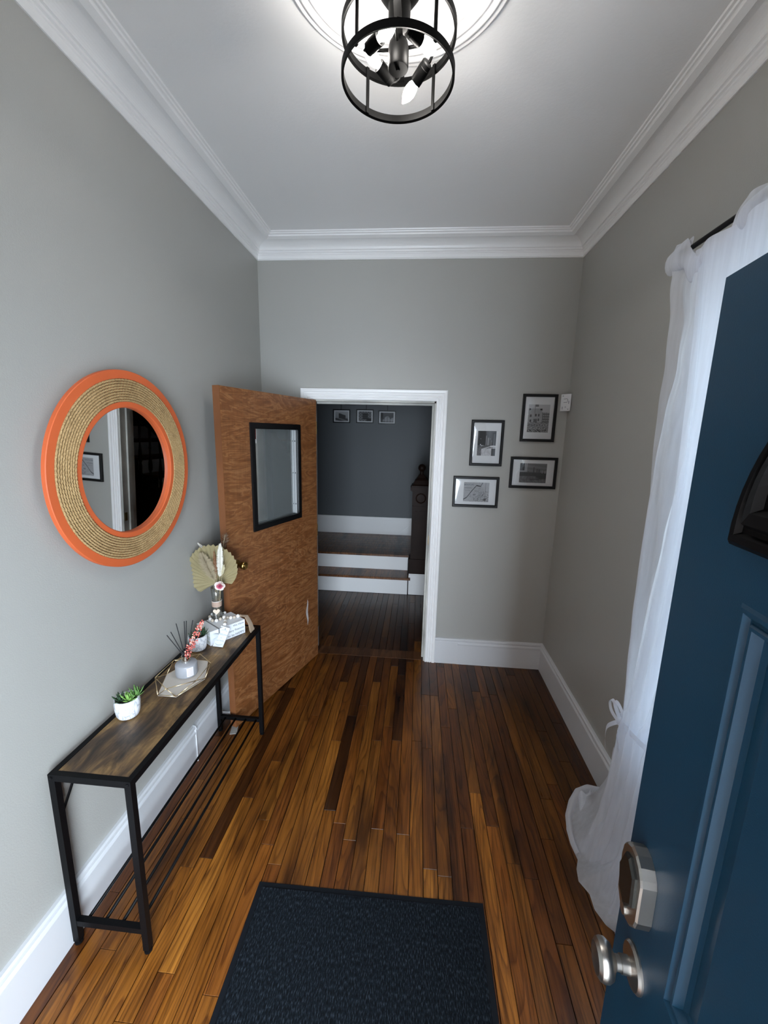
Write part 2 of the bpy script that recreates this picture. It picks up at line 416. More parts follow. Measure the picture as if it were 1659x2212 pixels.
def print_grid(name, nx, ny, place, tone, parent, label=None):
    """a flat print: a fine grid whose faces carry the ink tone"""
    mb = MB().grid(nx, ny, place); o = obj(name, mb, print_m, parent, label=label)
    ca = o.data.color_attributes.new('ink', 'FLOAT_COLOR', 'CORNER'); vals = []
    for j in range(ny):
        for i in range(nx):
            g = max(.004, tone((i + .5) / nx, (j + .5) / ny)) ** 1.25 * 1.15; g = (g, g, g * 1.03)
            vals += [g[0], g[1], g[2], 1.] * 4
    ca.data.foreach_set('color', vals); return o

# ================================================================== STRUCTURE
T = .14
fl = thing('floor', None, None, (0, 1.3, -.02), kind='structure')
obj('subfloor', MB().box(HXL, HXR, YF - .15, HB, -.06, -.02), subfl_m, fl)
# boards
PW = .0603
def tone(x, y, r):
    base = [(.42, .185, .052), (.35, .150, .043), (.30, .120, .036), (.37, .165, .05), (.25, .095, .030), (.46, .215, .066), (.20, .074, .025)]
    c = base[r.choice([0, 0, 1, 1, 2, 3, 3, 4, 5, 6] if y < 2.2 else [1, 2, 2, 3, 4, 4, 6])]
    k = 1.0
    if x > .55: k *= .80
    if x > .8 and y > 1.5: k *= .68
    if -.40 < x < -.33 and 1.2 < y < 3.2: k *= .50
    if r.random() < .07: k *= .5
    k *= r.uniform(.84, 1.12) * (.57 - .07 * max(0, y - 1.0) if y < 3.1 else .22)  # tone falls with depth; the hall's dimness is put into the board colour
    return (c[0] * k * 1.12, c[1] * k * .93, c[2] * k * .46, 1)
r = random.Random(11)
x = XL; ncol = int(math.ceil((XR - XL) / PW)); count = 0
for c in range(ncol):
    x0 = XL + c * PW; x1 = min(x0 + PW, XR)
    y = YF - .15 - r.uniform(0, .5)
    while y < 4.40:
        ln = r.choice([.5, .68, .85, 1.0, 1.2, 1.45])
        y1 = y + ln
        if 4.40 - y1 < .2: y1 = 4.40
        ya, yb_ = max(y, YF - .15), min(y1, 4.40)
        if yb_ - ya > .05:
            dz = r.uniform(-.0003, .0001)
            gx = r.choice([.0008, .0008, .0011, .0018])
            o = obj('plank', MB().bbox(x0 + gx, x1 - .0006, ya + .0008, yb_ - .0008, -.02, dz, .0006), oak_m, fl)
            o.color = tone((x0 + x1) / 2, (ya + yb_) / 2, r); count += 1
        y = y1
print('planks', count)
mbl = MB(); 
for c in range(-16, 0):
    mbl.bbox(XL + c * PW + .0007, XL + c * PW + PW - .0007, YB + T, 4.40, -.02, 0, .001)
for c in range(0, 22):
    mbl.bbox(XR + c * PW + .0007, XR + c * PW + PW - .0007, YB + T, 4.40, -.02, 0, .001)
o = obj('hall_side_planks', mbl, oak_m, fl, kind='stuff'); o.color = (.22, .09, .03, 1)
# unseen slab added outside the front door to bounce daylight in
struct('daylight_bounce_slab', MB().box(-3, 3, -3.2, YF - .15, -.25, -.06), conc_m)

# unseen wall added outside the side window to dim the curtain
struct('window_dimming_wall', MB().box(3.3, 3.5, -2.0, 4.5, -1, 3.9), conc_m)
# unseen wall added left of the entrance, keeps daylight off the right wall
struct('daylight_blocker_wall', MB().box(-1.05, -.90, -6.5, YF - .15, -.25, 5.0), blocker_m)
# walls
struct('wall_left', MB().box(XL - T, XL, YF, YB, -.06, H), wall_m)
WY0, WY1, WZ0, WZ1 = .42, 1.58, .62, 2.40
struct('wall_right', MB().box(XR, XR + T, YF, WY0, 0, H).box(XR, XR + T, WY1, YB, 0, H).box(XR, XR + T, WY0, WY1, 0, WZ0).box(XR, XR + T, WY0, WY1, WZ1, H), wall_m)
struct('wall_back', MB().box(XL - T, OL, YB, YB + T, -.06, H).box(OR, XR + T, YB, YB + T, -.06, H).box(OL, OR, YB, YB + T, OT, H), wall_m)
FL, FR_, FT = -.66, .30, 2.06
struct('wall_front', MB().box(XL - T, FL, YF - .15, YF, 0, H).box(FR_, XR + T, YF - .15, YF, 0, H).box(FL, FR_, YF - .15, YF, FT, H), wall_m)
struct('ceiling', MB().box(XL - T, XR + T, YF - .15, YB + T, H, H + .1), ceil_m)
struct('wall_hall_back', MB().box(HXL, HXR, HB, HB + .1, -.06, H), hall_m)
struct('wall_hall_left', MB().box(HXL - .1, HXL, YB + T, HB + .1, -.06, H), hall_m)
struct('wall_hall_right', MB().box(HXR, HXR + .1, YB + T, HB + .1, -.06, H), hall_m)
struct('wall_hall_front', MB().box(HXL, XL - T, YB + T - .05, YB + T, -.06, H).box(XR + T, HXR, YB + T - .05, YB + T, -.06, H), hall_m)
struct('ceiling_hall', MB().box(HXL, HXR, YB + T, HB + .1, H, H + .1), ceil_m)

# cornice, mitred at the corners
COR = [(0, ZC), (.006, ZC), (.010, ZC + .006), (.006, ZC + .010), (.008, ZC + .030), (.012, ZC + .033), (.012, ZC + .040), (.020, ZC + .044), (.022, ZC + .052), (.028, ZC + .054)]
for k in range(11):
    a = k / 10 * PI / 2
    COR.append((.030 + .076 * (1 - math.cos(a)), ZC + .054 + .042 * math.sin(a)))
COR += [(.107, ZC + .090), (.109, ZC + .088), (.132, ZC + .097), (.134, ZC + .104), (.137, ZC + .106), (.145, ZC + .107), (.148, ZC + .113), (.157, ZC + .114), (.160, H), (0, H)]
def run(prof, side, x0=XL, x1=XR, y0=YF, y1=YB, m0=1, m1=1):
    mb = MB(); n = len(prof); v = []
    for e, m in ((0, m0), (1, m1)):
        for u, z in prof:
            s = u * m if e == 0 else -u * m
            if side == 'left': v.append((XL + u, (y1 if e else y0) + s, z))
            if side == 'right': v.append((XR - u, (y1 if e else y0) + s, z))
            if side == 'back': v.append(((x1 if e else x0) + s, YB - u, z))
            if side == 'front': v.append(((x1 if e else x0) + s, YF + u, z))
    f = [(i, i + 1, n + i + 1, n + i) for i in range(n - 1)] + [(n - 1, 0, n, 2 * n - 1), tuple(range(n)), tuple(range(2 * n - 1, n - 1, -1))]
    return mb.add(v, f)
for i, sd in enumerate(('left', 'right', 'back', 'front')):
    fixnormals(struct('trim_%d' % (i + 1), run(COR, sd), white_m))
BP = [(0, .2196), (.013, .2196), (.020, .214), (.021, .205), (.014, .199), (.013, .190), (.019, .185), (.0215, .180), (.0215, .172), (.0175, .167), (.0175, 0), (0, 0)]
BP2 = [(0, .2196), (.013, .2196), (.020, .214), (.021, .205), (.014, .199), (.013, .193), (.0155, .190), (.0155, 0), (0, 0)]
fixnormals(struct('baseboard_left', run(BP, 'left'), base_m))
fixnormals(struct('baseboard_right', run(BP, 'right'), base_m))
bb = run(BP2, 'back', x0=OR + .078, x1=.372, m0=0, m1=0); b2 = run(BP, 'back', x0=.372, m0=0); bb.add(b2.v, b2.f)
fixnormals(struct('baseboard_back', bb, base_m))
fixnormals(struct('baseboard_back_left', run(BP, 'back', x1=OL - .078, m1=0), base_m))
# painted-over joint in the left baseboard
struct('trim_9', MB().box(XL + .010, XL + .0235, 1.862, 1.866, .0, .205).tube([(XL + .006, 1.864, .221), (XL + .02, 1.862, .222), (XL + .025, 1.866, .20)], .003, 6), base_m)

# inner doorway casing, jamb, stop, strike plate
CP = [(0, 0), (0, .012), (.004, .016), (.010, .016), (.013, .011), (.017, .011), (.020, .017), (.027, .017), (.030, .012), (.034, .012), (.037, .018), (.046, .018), (.049, .013), (.053, .013), (.057, .022), (.072, .024), (.078, .021), (.078, 0)]
def casing(xl, xr, zt, yw, sgn=-1, z0=0):
    n = len(CP); v = []
    for (fx, fz) in (('l', 0), ('l', 1), ('r', 1), ('r', 0)):
        for w_, d in CP:
            v.append(((xl - w_) if fx == 'l' else (xr + w_), yw + sgn * d, (zt + w_) if fz else z0))
    f = []
    for e in range(3):
        for i in range(n - 1): f.append((e * n + i, e * n + i + 1, (e + 1) * n + i + 1, (e + 1) * n + i))
    return MB().add(v, f)
d1 = thing('door_frame_1', None, None, ((OL + OR) / 2, YB, 0), kind='structure'); d1.name = 'trim_5'
fixnormals(obj('casing', casing(OL, OR, OT, YB), white_m, d1))
fixnormals(obj('casing', casing(OL, OR, OT, YB + T, 1), white_m, d1))
jm = MB().box(OR - .012, OR + .001, YB - .004, YB + T + .002, 0, OT).box(OL - .001, OL + .002, YB - .004, YB + T + .002, 0, OT).box(OL, OR, YB - .004, YB + T + .002, OT - .012, OT + .001)
obj('jamb', jm, worn_m, d1)
sm = MB().box(OR - .026, OR - .012, YB + .055, YB + .09, 0, OT - .012).box(OL + .024, OR - .026, YB + .055, YB + .09, OT - .026, OT - .012)
obj('door_stop_strip', sm, worn_m, d1)
obj('strike_plate', MB().box(OR - .0145, OR - .012, YB + .006, YB + .036, .98, 1.05), brass_m, d1)
obj('threshold', MB().box(OL + .012, OR - .014, YB + .01, YB + T - .01, -.001, .002), oak_m, d1).color = (.12, .05, .02, 1)

# front doorway frame
d2 = thing('trim_6', None, None, ((FL + FR_) / 2, YF, 0), kind='structure')
obj('jamb', MB().box(FL - .001, FL + .02, YF - .15, YF, 0, FT).box(FR_ - .001, FR_ + .0, YF - .15, YF, 0, FT).box(FL, FR_, YF - .15, YF, FT - .02, FT + .001), white_m, d2)
fixnormals(obj('casing', casing(FL, FR_, FT, YF, 1), white_m, d2))
obj('sill', MB().box(FL + .02, FR_, YF - .16, YF - .01, -.02, .015), nickd_m, d2)

# window in the right wall behind the curtain
wd = thing('window_1', None, None, (XR, (WY0 + WY1) / 2, WZ0), kind='structure')
fr = MB()
for y0, y1, z0, z1 in ((WY0, WY0 + .05, WZ0, WZ1), (WY1 - .05, WY1, WZ0, WZ1), (WY0, WY1, WZ0, WZ0 + .05), (WY0, WY1, WZ1 - .05, WZ1), (WY0 + .05, WY1 - .05, 1.49, 1.54)):
    fr.box(XR + .05, XR + .09, y0, y1, z0, z1)
obj('window_frame', fr, white_m, wd)
obj('pane', MB().box(XR + .068, XR + .072, WY0 + .05, WY1 - .05, WZ0 + .05, 1.49), pane_m, wd)
obj('pane', MB().box(XR + .068, XR + .072, WY0 + .05, WY1 - .05, 1.54, WZ1 - .05), pane_m, wd)
cs = MB().box(XR - .02, XR, WY0 - .09, WY0, WZ0 - .02, WZ1 + .09).box(XR - .02, XR, WY1, WY1 + .09, WZ0 - .02, WZ1 + .09).box(XR - .02, XR, WY0, WY1, WZ1, WZ1 + .09)
obj('window_casing', cs, white_m, wd)
obj('window_sill', MB().box(XR - .05, XR + .05, WY0 - .1, WY1 + .1, WZ0 - .035, WZ0), white_m, wd)

# ================================================================== HALL STAIR
st = thing('staircase', 'low oak and white painted stair and landing through the doorway', 'staircase', (-.8, 4.39, 0))
SX0, SX1 = -1.9, -.068
def tread(name, x0, x1, y0, y1, z0, z1):
    o = obj(name, MB().bbox(x0, x1, y0, y1, z0, z1, .004), tread_m, st); o.color = (.20, .082, .030, 1); return o
obj('riser', MB().box(SX0, SX1, 4.41, 4.44, 0, .18), white_m, st)
tread('tread', SX0, -.037, 4.382, 4.68, .18, .205)
obj('riser', MB().box(SX0, SX1 - .005, 4.66, 4.69, .205, .375), white_m, st)
obj('stair_core', MB().box(SX0, -.058, 4.445, 4.655, .0, .178).box(SX0, .04, 4.695, HB - .03, .0, .372).box(-.072, -.040, 4.495, 4.70, .0, .374), subfl_m, st)
for i in range(9):
    y0 = 4.632 + i * .1095
    o = obj('landing_board', MB().bbox(SX0, .05, y0, y0 + .1088, .375, .40, .001), tread_m, st); k = random.uniform(.8, 1.15); o.color = (.19 * k, .08 * k, .030 * k, 1)
obj('baseboard', MB().box(SX0, -.02, HB - .02, HB, .40, .648).box(SX0, -.02, HB - .027, HB, .600, .612).bar((-.24, HB - .021, .405), (-.03, HB - .021, .585), .006, .006, up=(0, 1, 0)), white_m, st)
# rising flight to the right
for i in range(7):
    x0 = .05 + i * .25; z0 = .40 + i * .185
    obj('riser', MB().box(x0, x0 + .02, 4.50, HB - .025, z0, z0 + .165), white_m, st)
    tread('tread', x0 - .025, x0 + .262, 4.50, HB - .025, z0 + .165, z0 + .188)
sk = MB(); m_ = .74
sk.add([(-.02, HB - .02, .40), (-.02, HB - .02, .648), (1.85, HB - .02, .648 + 1.87 * m_), (1.85, HB - .02, .30 + 1.87 * m_), (.05, HB - .02, .40),
        (-.02, HB, .40), (-.02, HB, .648), (1.85, HB, .648 + 1.87 * m_), (1.85, HB, .30 + 1.87 * m_), (.05, HB, .40)], [(0, 1, 2, 3, 4), (9, 8, 7, 6, 5), (0, 5, 6, 1), (1, 6, 7, 2), (2, 7, 8, 3), (3, 8, 9, 4), (4, 9, 5, 0)])
fixnormals(obj('skirt_board', sk, white_m, st))
# closed side of the stair under the balusters
cl = MB().add([(-.057, 4.42, .25), (1.85, 4.42, .25), (1.85, 4.42, .50 + 1.75 * m_), (.15, 4.42, .50), (-.057, 4.42, .41),
               (-.057, 4.49, .25), (1.85, 4.49, .25), (1.85, 4.49, .50 + 1.75 * m_), (.15, 4.49, .50), (-.057, 4.49, .41)], [(0, 1, 2, 3, 4), (9, 8, 7, 6, 5), (0, 5, 6, 1), (1, 6, 7, 2), (2, 7, 8, 3), (3, 8, 9, 4), (4, 9, 5, 0)])
fixnormals(obj('side_stringer', cl, newel_m, st))
obj('side_baseboard', MB().box(-.057, 1.85, 4.415, 4.49, 0, .25).box(-.057, 1.85, 4.407, 4.42, .225, .24), white_m, st)
# newel post
nx, ny = .047, 4.50; hw = .094
nw = MB().box(nx - .11, nx + .11, ny - .11, ny + .08, .395, .43).box(nx - .092, nx + .092, ny - .092, ny + .07, .43, 1.035).box(nx - hw, nx + hw, ny - hw, ny + .07, 1.05, 1.20).box(nx - .085, nx + .085, ny - .085, ny + .06, 1.035, 1.05)
for k in (-1, 0, 1): nw.box(nx + k * .045 - .012, nx + k * .045 + .012, ny - .099, ny - .09, .50, .98)
nwo = obj('newel_post', nw, newel_m, st)
cp = MB()
for hz, z0, z1 in ((.104, 1.20, 1.212), (.116, 1.212, 1.245), (.108, 1.245, 1.262)): cp.box(nx - hz, nx + hz, ny - hz, ny + hz - .02, z0, z1)
def frust(mb, h0, h1, z0, z1):
    mb.add([(nx - h0, ny - h0, z0), (nx + h0, ny - h0, z0), (nx + h0, ny + h0, z0), (nx - h0, ny + h0, z0), (nx - h1, ny - h1, z1), (nx + h1, ny - h1, z1), (nx + h1, ny + h1, z1), (nx - h1, ny + h1, z1)],
           [(0, 3, 2, 1), (4, 5, 6, 7), (0, 1, 5, 4), (1, 2, 6, 5), (2, 3, 7, 6), (3, 0, 4, 7)])
frust(cp, .104, .088, 1.262, 1.275); frust(cp, .088, .070, 1.275, 1.318); frust(cp, .070, .045, 1.318, 1.345); frust(cp, .045, .03, 1.345, 1.375)
obj('newel_cap', cp, newel_m, nwo)
obj('ball_finial', MB().lathe([(.026, 0), (.018, .02), (.020, .035), (.018, .045)], (nx, ny, 1.372), n=20).sphere((nx, ny, 1.452), .042, 18, 12), newel_m, nwo, smooth=True)
obj('medallion', MB().lathe([(.058, 0), (.058, .006), (.050, .010), (.044, .003), (.030, .004), (.0, .006)], (nx, ny - hw, 1.125), dirv=(0, -1, 0), n=28), newel_m, nwo)
# balusters and hand rail
for i in range(11):
    bx_ = .26 + i * .125; zb_ = .50 + (bx_ - .15) * m_
    pr = [(.017, 0), (.017, .12), (.012, .14), (.020, .17), (.022, .22), (.012, .34), (.010, .40), (.016, .42), (.010, .44), (.014, .56), (.016, .60), (.016, .70)]
    obj('baluster', MB().lathe(pr, (bx_, 4.455, zb_), n=12), newel_m, st, smooth=True)
obj('hand_rail', MB().bar((nx, 4.455, 1.10), (1.85, 4.455, 1.10 + (1.85 - nx) * m_), .06, .055), newel_m, st)

# hall pictures hanging on rods
def tone_truck(u, v):
    g = .30 + .25 * v
    if .28 < u < .80 and .30 < v < .72 + .1 * math.sin(6 * u): g = .05 + .06 * ((int(u * 22) + int(v * 18)) % 2)
    if v < .28: g = .16 + .1 * math.sin(u * 9 + v * 20)
    return max(.01, g)
def tone_tram(u, v):
    g = .22 + .12 * math.sin(u * 30) * math.sin(v * 22)
    if .30 < u < .72 and .2 < v < .82: g = .035 + .05 * (int(v * 9) % 2)
    if u > .6 and v < .3: g = .03
    return max(.01, g)
def tone_towers(u, v):
    g = .10 + .12 * v
    k = int(u * 13); h_ = .28 + .42 * abs(math.sin(k * 2.7 + 1)) * (1 - abs(u - .6) * 1.2)
    if v < h_: g = .32 + .25 * ((k * 7) % 3) / 3 - .2 * (v < .12)
    if u < .18: g *= .35
    return max(.01, g)
def hall_frame(x0, x1, z0, z1, lab, fn, rod):
    x0, x1 = x0 * .9664, x1 * .9664
    z0, z1 = 1.82 + (z0 - 1.82) * .9664, 1.82 + (z1 - 1.82) * .9664
    y = HB
    t = thing('picture_frame', lab, 'picture', ((x0 + x1) / 2, y, z0), group='black frames on the hall wall')
    b = .013
    m = MB().box(x0, x1, y - .018, y, z0, z0 + b).box(x0, x1, y - .018, y, z1 - b, z1).box(x0, x0 + b, y - .018, y, z0 + b, z1 - b).box(x1 - b, x1, y - .018, y, z0 + b, z1 - b)
    obj('frame', m, blackw_m, t); obj('mat_board', MB().box(x0 + b, x1 - b, y - .006, y - .001, z0 + b, z1 - b), paper_m, t)
    wd_, hg = x1 - x0, z1 - z0
    if fn: print_grid('print', 26, 20, lambda u, v: (x0 + wd_ * (.13 + .74 * u), y - .0065, z0 + hg * (.15 + .70 * v)), fn, t)
    obj('glazing', MB().box(x0 + b, x1 - b, y - .012, y - .011, z0 + b, z1 - b), plex_m, t)
    if rod is not None: obj('hanging_strap', MB().box(rod - .004, rod + .004, y - .006, y, z1, z1 + .36), blackw_m, t)
hall_frame(-1.222, -.976, 1.945, 2.131, 'left of the three lower black frames on the hall wall, vehicle photo', tone_truck, -1.07)
hall_frame(-.890, -.644, 1.948, 2.137, 'middle one of the three lower black frames on the hall wall', tone_tram, -.725)
hall_frame(-.579, -.332, 1.939, 2.126, 'right of the three lower black frames on the hall wall, pale towers photo', tone_towers, -.435)
hall_frame(-1.047, -.885, 2.193, 2.36, 'upper left black frame on the hall wall, cut off by the door head', None, None)
hall_frame(-.671, -.512, 2.192, 2.36, 'upper right black frame on the hall wall, cut off by the door head', None, None)

# ================================================================== INNER DOOR (plywood, open into the room)
Bx, By = -1.0558, 2.1272; ex, ey = .3085, .9512; qx, qy = .9512, -.3085   # along the leaf; towards the room
def ID(s, d, z): return (Bx + ex * s - qx * d, By + ey * s - qy * d, z)
def idbox(mb, s0, s1, d0, d1, z0, z1):
    m = MB().box(s0, s1, d0, d1, z0, z1).xf(lambda a, b, c: ID(a, b, c)); return mb.add(m.v, [tuple(reversed(f)) for f in m.f])
dr = thing('plywood_door', 'figured orange brown plywood door with a small black framed window, standing open', 'door', ID(.46, .02, 0))
DW, DT, DZ0, DZ1 = .945, .044, .008, 2.045
m = MB()
idbox(m, .003, .236, 0, DT, DZ0, DZ1); idbox(m, .713, DW, 0, DT, DZ0, DZ1); idbox(m, .236, .713, 0, DT, DZ0, 1.225); idbox(m, .236, .713, 0, DT, 1.845, DZ1)
leaf = obj('door_leaf', m, ply_m, dr)
m = MB(); idbox(m, 0, .003, -.0005, DT + .0005, DZ0, DZ1 + .001); obj('edge_band', m, edge_m, dr, label='darker reddish wood edge strip')
wf = MB()
W0, W1, Z0, Z1 = .222, .728, 1.206, 1.862
for (a, b, c, d) in ((W0, W1, Z0, Z0 + .036), (W0, W1, Z1 - .036, Z1), (W0, W0 + .036, Z0 + .036, Z1 - .036), (W1 - .036, W1, Z0 + .036, Z1 - .036)):
    idbox(wf, a, b, -.010, .0, c, d); idbox(wf, a + .004, b - .004, -.013, -.010, c + .004, d - .004)
    idbox(wf, a, b, DT, DT + .010, c, d)
for (a, b, c, d) in ((.236, .250, 1.225, 1.845), (.699, .713, 1.225, 1.845), (.25, .699, 1.225, 1.240), (.25, .699, 1.83, 1.845)):
    idbox(wf, a, b, 0, .016, c, d); idbox(wf, a, b, .026, DT, c, d)
wfo = obj('window_frame', wf, blackw_m, dr)
m = MB(); idbox(m, .238, .711, .020, .024, 1.228, 1.842); obj('pane', m, door_pane_m, wfo)
m = MB(); idbox(m, .6865, .6925, .004, .019, 1.243, 1.824); gs = obj('glazing_strip', m, steel_m, wfo, label='white metal glazing strip with dark screws')
m = MB()
for z in (1.31, 1.53, 1.75): idbox(m, .684, .6865, .008, .013, z - .004, z + .004)
obj('screw', m, black_m, wfo)
m = MB(); idbox(m, .262, .300, .0185, .0198, 1.74, 1.825); st_ = obj('sticker', m, paper_m, wfo, label='white sticker with a red picture')
m = MB(); idbox(m, .273, .298, .0178, .0185, 1.765, 1.825); obj('sticker_print', m, plain('sticker_red', (.18, .02, .02), .6), wfo)
kx = ID(.068, 0, 1.045)
kn = obj('knob_rose', MB().lathe([(.026, 0), (.026, .004), (.020, .008), (.011, .010)], kx, dirv=(qx, qy, 0), n=24), brass_m, dr, smooth='auto')
obj('knob', MB().lathe([(.010, .008), (.010, .030), (.016, .036), (.022, .040), (.024, .052), (.024, .062), (.021, .066), (.017, .064), (.008, .062), (.006, .066), (.001, .066)], kx, dirv=(qx, qy, 0), n=24), brass_m, kn, smooth='auto')
kx2 = ID(.068, DT, 1.045)
obj('knob', MB().lathe([(.026, 0), (.026, .004), (.012, .008), (.010, .030), (.022, .040), (.024, .060), (.001, .064)], kx2, dirv=(-qx, -qy, 0), n=20), brass_m, dr, smooth='auto')
m = MB()
def scr(u, v):
    z = .33 + .215 * v; wdt = .013 * math.sin(PI * min(1, v * 1.0)) ** .7
    return ID(.795 + .006 * math.sin(v * 9) + (u - .5) * 2 * wdt, -.0007, z)
m.grid(3, 14, scr); obj('bare_patch', m, plain('scraped_veneer', (.52, .47, .45), .7, var=.15), dr, label='pale scraped patch near the bottom corner')
for z in (.25, 1.02, 1.80):
    m = MB().tube([ID(DW + .004, .004, z), ID(DW + .004, .004, z + .09)], .006, 8); obj('hinge', m, brass_m, dr)
# wedge under the door's corner, and the spring stop on the baseboard
wg = MB().add([(-1.075, 2.075, 0), (-1.035, 2.085, 0), (-1.065, 2.19, 0), (-1.10, 2.18, 0), (-1.075, 2.075, .004), (-1.035, 2.085, .004), (-1.065, 2.19, .007), (-1.10, 2.18, .007)],
              [(0, 3, 2, 1), (4, 5, 6, 7), (0, 1, 5, 4), (1, 2, 6, 5), (2, 3, 7, 6), (3, 0, 4, 7)])
fixnormals(obj('door_wedge', wg, rubber_m, label='small grey wedge on the floor under the plywood door corner', cat='door wedge'))
ds = thing('door_stop', 'white door stop sticking out of the left baseboard behind the table', 'door stop', (XL + .0175, 2.150, .09))
obj('spring', MB().lathe([(.013, 0), (.013, .004), (.006, .006), (.006, .052)], (XL + .0175, 2.150, .09), axis='x', n=14), plug_m, ds, smooth='auto')
obj('bumper', MB().lathe([(.009, .050), (.010, .054), (.010, .064), (.007, .067)], (XL + .0175, 2.150, .09), axis='x', n=14), plug_m, ds, smooth='auto')

# ================================================================== FRONT DOOR (blue, open beside the camera)
def FD(s, d, z): return (.39556 - .1111 * s + .9938 * d, .62 - .9938 * s - .1111 * d, z)
fd = thing('front_door', 'blue panelled front door standing open at the right edge of the picture', 'door', FD(.455, .02, 0))
PR = [(0, 0), (.004, -.003), (.009, -.003), (.014, .003), (.017, .003), (.020, -.001), (.024, -.001), (.030, .009), (.038, .011), (.066, .002)]
def prof(x):
    if x <= 0: return 0
    for (a, p), (b, q) in zip(PR, PR[1:]):
        if x <= b: return p + (q - p) * (x - a) / (b - a)
    return PR[-1][1]
panels = [(.148, .435, 1.035, 1.637), (.475, .762, 1.035, 1.637), (.148, .435, .20, .935), (.475, .762, .20, .935)]
sl = {0., .91}; zl = {.012, 2.031}
for a, b, c, d in panels:
    for q, _ in PR: sl |= {round(a + q, 4), round(b - q, 4)}; zl |= {round(c + q, 4), round(d - q, 4)}
sl = sorted(sl); zl = sorted(zl)
def dep(s, z):
    for a, b, c, d in panels:
        if a < s < b and c < z < d: return prof(min(s - a, b - s, z - c, d - z))
    return 0
m = MB(); m.add([FD(s, dep(s, z), z) for z in zl for s in sl], [])
ns = len(sl)
for j in range(len(zl) - 1):
    for i in range(ns - 1):
        a, b, c, d = j * ns + i, j * ns + i + 1, (j + 1) * ns + i + 1, (j + 1) * ns + i
        da, db, dc, dd = dep(sl[i], zl[j]), dep(sl[i + 1], zl[j]), dep(sl[i + 1], zl[j + 1]), dep(sl[i], zl[j + 1])
        if abs(da - dc) > 1e-6 and abs(db - dd) < 1e-6 : m.f += [(a, b, d), (b, c, d)] if abs(da-dc) < 1e-9 else [(a, b, c), (a, c, d)]
        elif abs(db - dd) > 1e-6 and abs(da - dc) < 1e-6: m.f += [(a, b, d), (b, c, d)]
        else: m.f.append((a, b, c, d))
bk = MB().box(0, .91, .012, .044, .012, 2.031); 
b_ = MB()
b_.add([FD(*q) for q in bk.v], bk.f); m.add(b_.v, b_.f)
for (s0, s1, z0, z1) in ((0, .91, 2.031, 2.031), (0, .91, .012, .012), (0, 0, .012, 2.031), (.91, .91, .012, 2.031)):
    if s0 == s1: m.add([FD(s0, 0, z0), FD(s0, .012, z0), FD(s0, .012, z1), FD(s0, 0, z1)], [(0, 1, 2, 3)])
    else: m.add([FD(s0, 0, z0), FD(s1, 0, z0), FD(s1, .012, z1), FD(s0, .012, z1)], [(0, 1, 2, 3)])
leaf2 = fixnormals(obj('door_leaf', m, blue_m, fd))
# fanlight with black moulding
FA, FBh, FZ, FS = .333, .27, 1.700, .456
FP = [(0, 0), (0, .010), (.006, .016), (.014, .016), (.018, .010), (.024, .010), (.030, .020), (.044, .022), (.050, .014), (.056, .014), (.060, .006), (.066, .004), (.066, 0)]
path = [(math.cos(PI * k / 40), math.sin(PI * k / 40)) for k in range(41)]
m = MB(); n = len(FP); v = []
def pt(cx, sx, w_): return (FS - (FA - w_) * cx, FZ + w_ + max(0, (FBh - 2 * w_)) * sx)
for cx, sx in path:
    for w_, d in FP:
        a, b = pt(cx, sx, w_); v.append(FD(a, -d, b))
m.add(v, []); 
for i in range(41):
    j = (i + 1) % 41
    for k in range(n - 1): m.f.append((i * n + k, i * n + k + 1, j * n + k + 1, j * n + k))
ff = fixnormals(obj('fanlight_frame', m, mould_m, fd, label='black moulded half-round frame'))
m = MB(); ring = [pt(cx, sx, .062) for cx, sx in path]; m.add([FD(a, -.004, b) for a, b in ring] + [FD(FS, -.004, FZ + .07)], [(i, i + 1, 41) for i in range(40)] + [(40, 0, 41)])
obj('fanlight_pane', m, plain('dark_glass', (.006, .007, .008), .08), ff)
# key pad lock
kpz = [(.024, 1.135), (.027, 1.155), (.038, 1.170), (.052, 1.178), (.068, 1.178), (.082, 1.171), (.092, 1.160), (.096, 1.150), (.098, 1.085), (.094, 1.070), (.078, 1.052), (.060, 1.046), (.042, 1.052), (.028, 1.068)]
kl = thing('keypad_lock', 'satin metal lock cover with a ridged dark face on the blue door', 'lock', FD(.06, 0, 1.11))
kl.parent = None
def slab(poly, d0, d1, inset=0):
    n = len(poly); cs_, cz_ = sum(p[0] for p in poly) / n, sum(p[1] for p in poly) / n
    mb = MB(); mb.add([FD(s, d0, z) for s, z in poly] + [FD(s, d1, z) for s, z in poly] + [FD(cs_ + (s - cs_) * (1 - inset), d1 - (.003 if inset else 0), cz_ + (z - cz_) * (1 - inset)) for s, z in poly],
       [tuple(range(n))] + [(i, (i + 1) % n, (i + 1) % n + n, i + n) for i in range(n)] + [(i + n, (i + 1) % n + n, (i + 1) % n + 2 * n, i + 2 * n) for i in range(n)])
    mb.f.append(tuple(range(2 * n, 3 * n))); return mb
WL[kl] = Vector(FD(.06, 0, 1.11)); kl.location = WL[kl]
kl.parent = fd; kl.location = WL[kl] - WL[fd]
for k in ('label', 'category'): del kl[k]
kl.name = 'keypad_lock'
fixnormals(obj('lock_body', slab(kpz, -.0002, -.020, .06), nick_m, kl))
fc = [(.034, 1.125), (.046, 1.158), (.062, 1.165), (.084, 1.150), (.088, 1.10), (.066, 1.075), (.045, 1.085)]
fixnormals(obj('lock_cover', slab(fc, -.022, -.0265, .12), nickd_m, kl, label='raised dark face'))
obj('key_cylinder', MB().lathe([(.009, 0), (.009, .004), (.006, .004), (.001, .003)], FD(.060, -.022, 1.062), dirv=(-.9938, .1111, 0), n=18), nick_m, kl, smooth='auto')
kc = FD(.075, 0, .968)
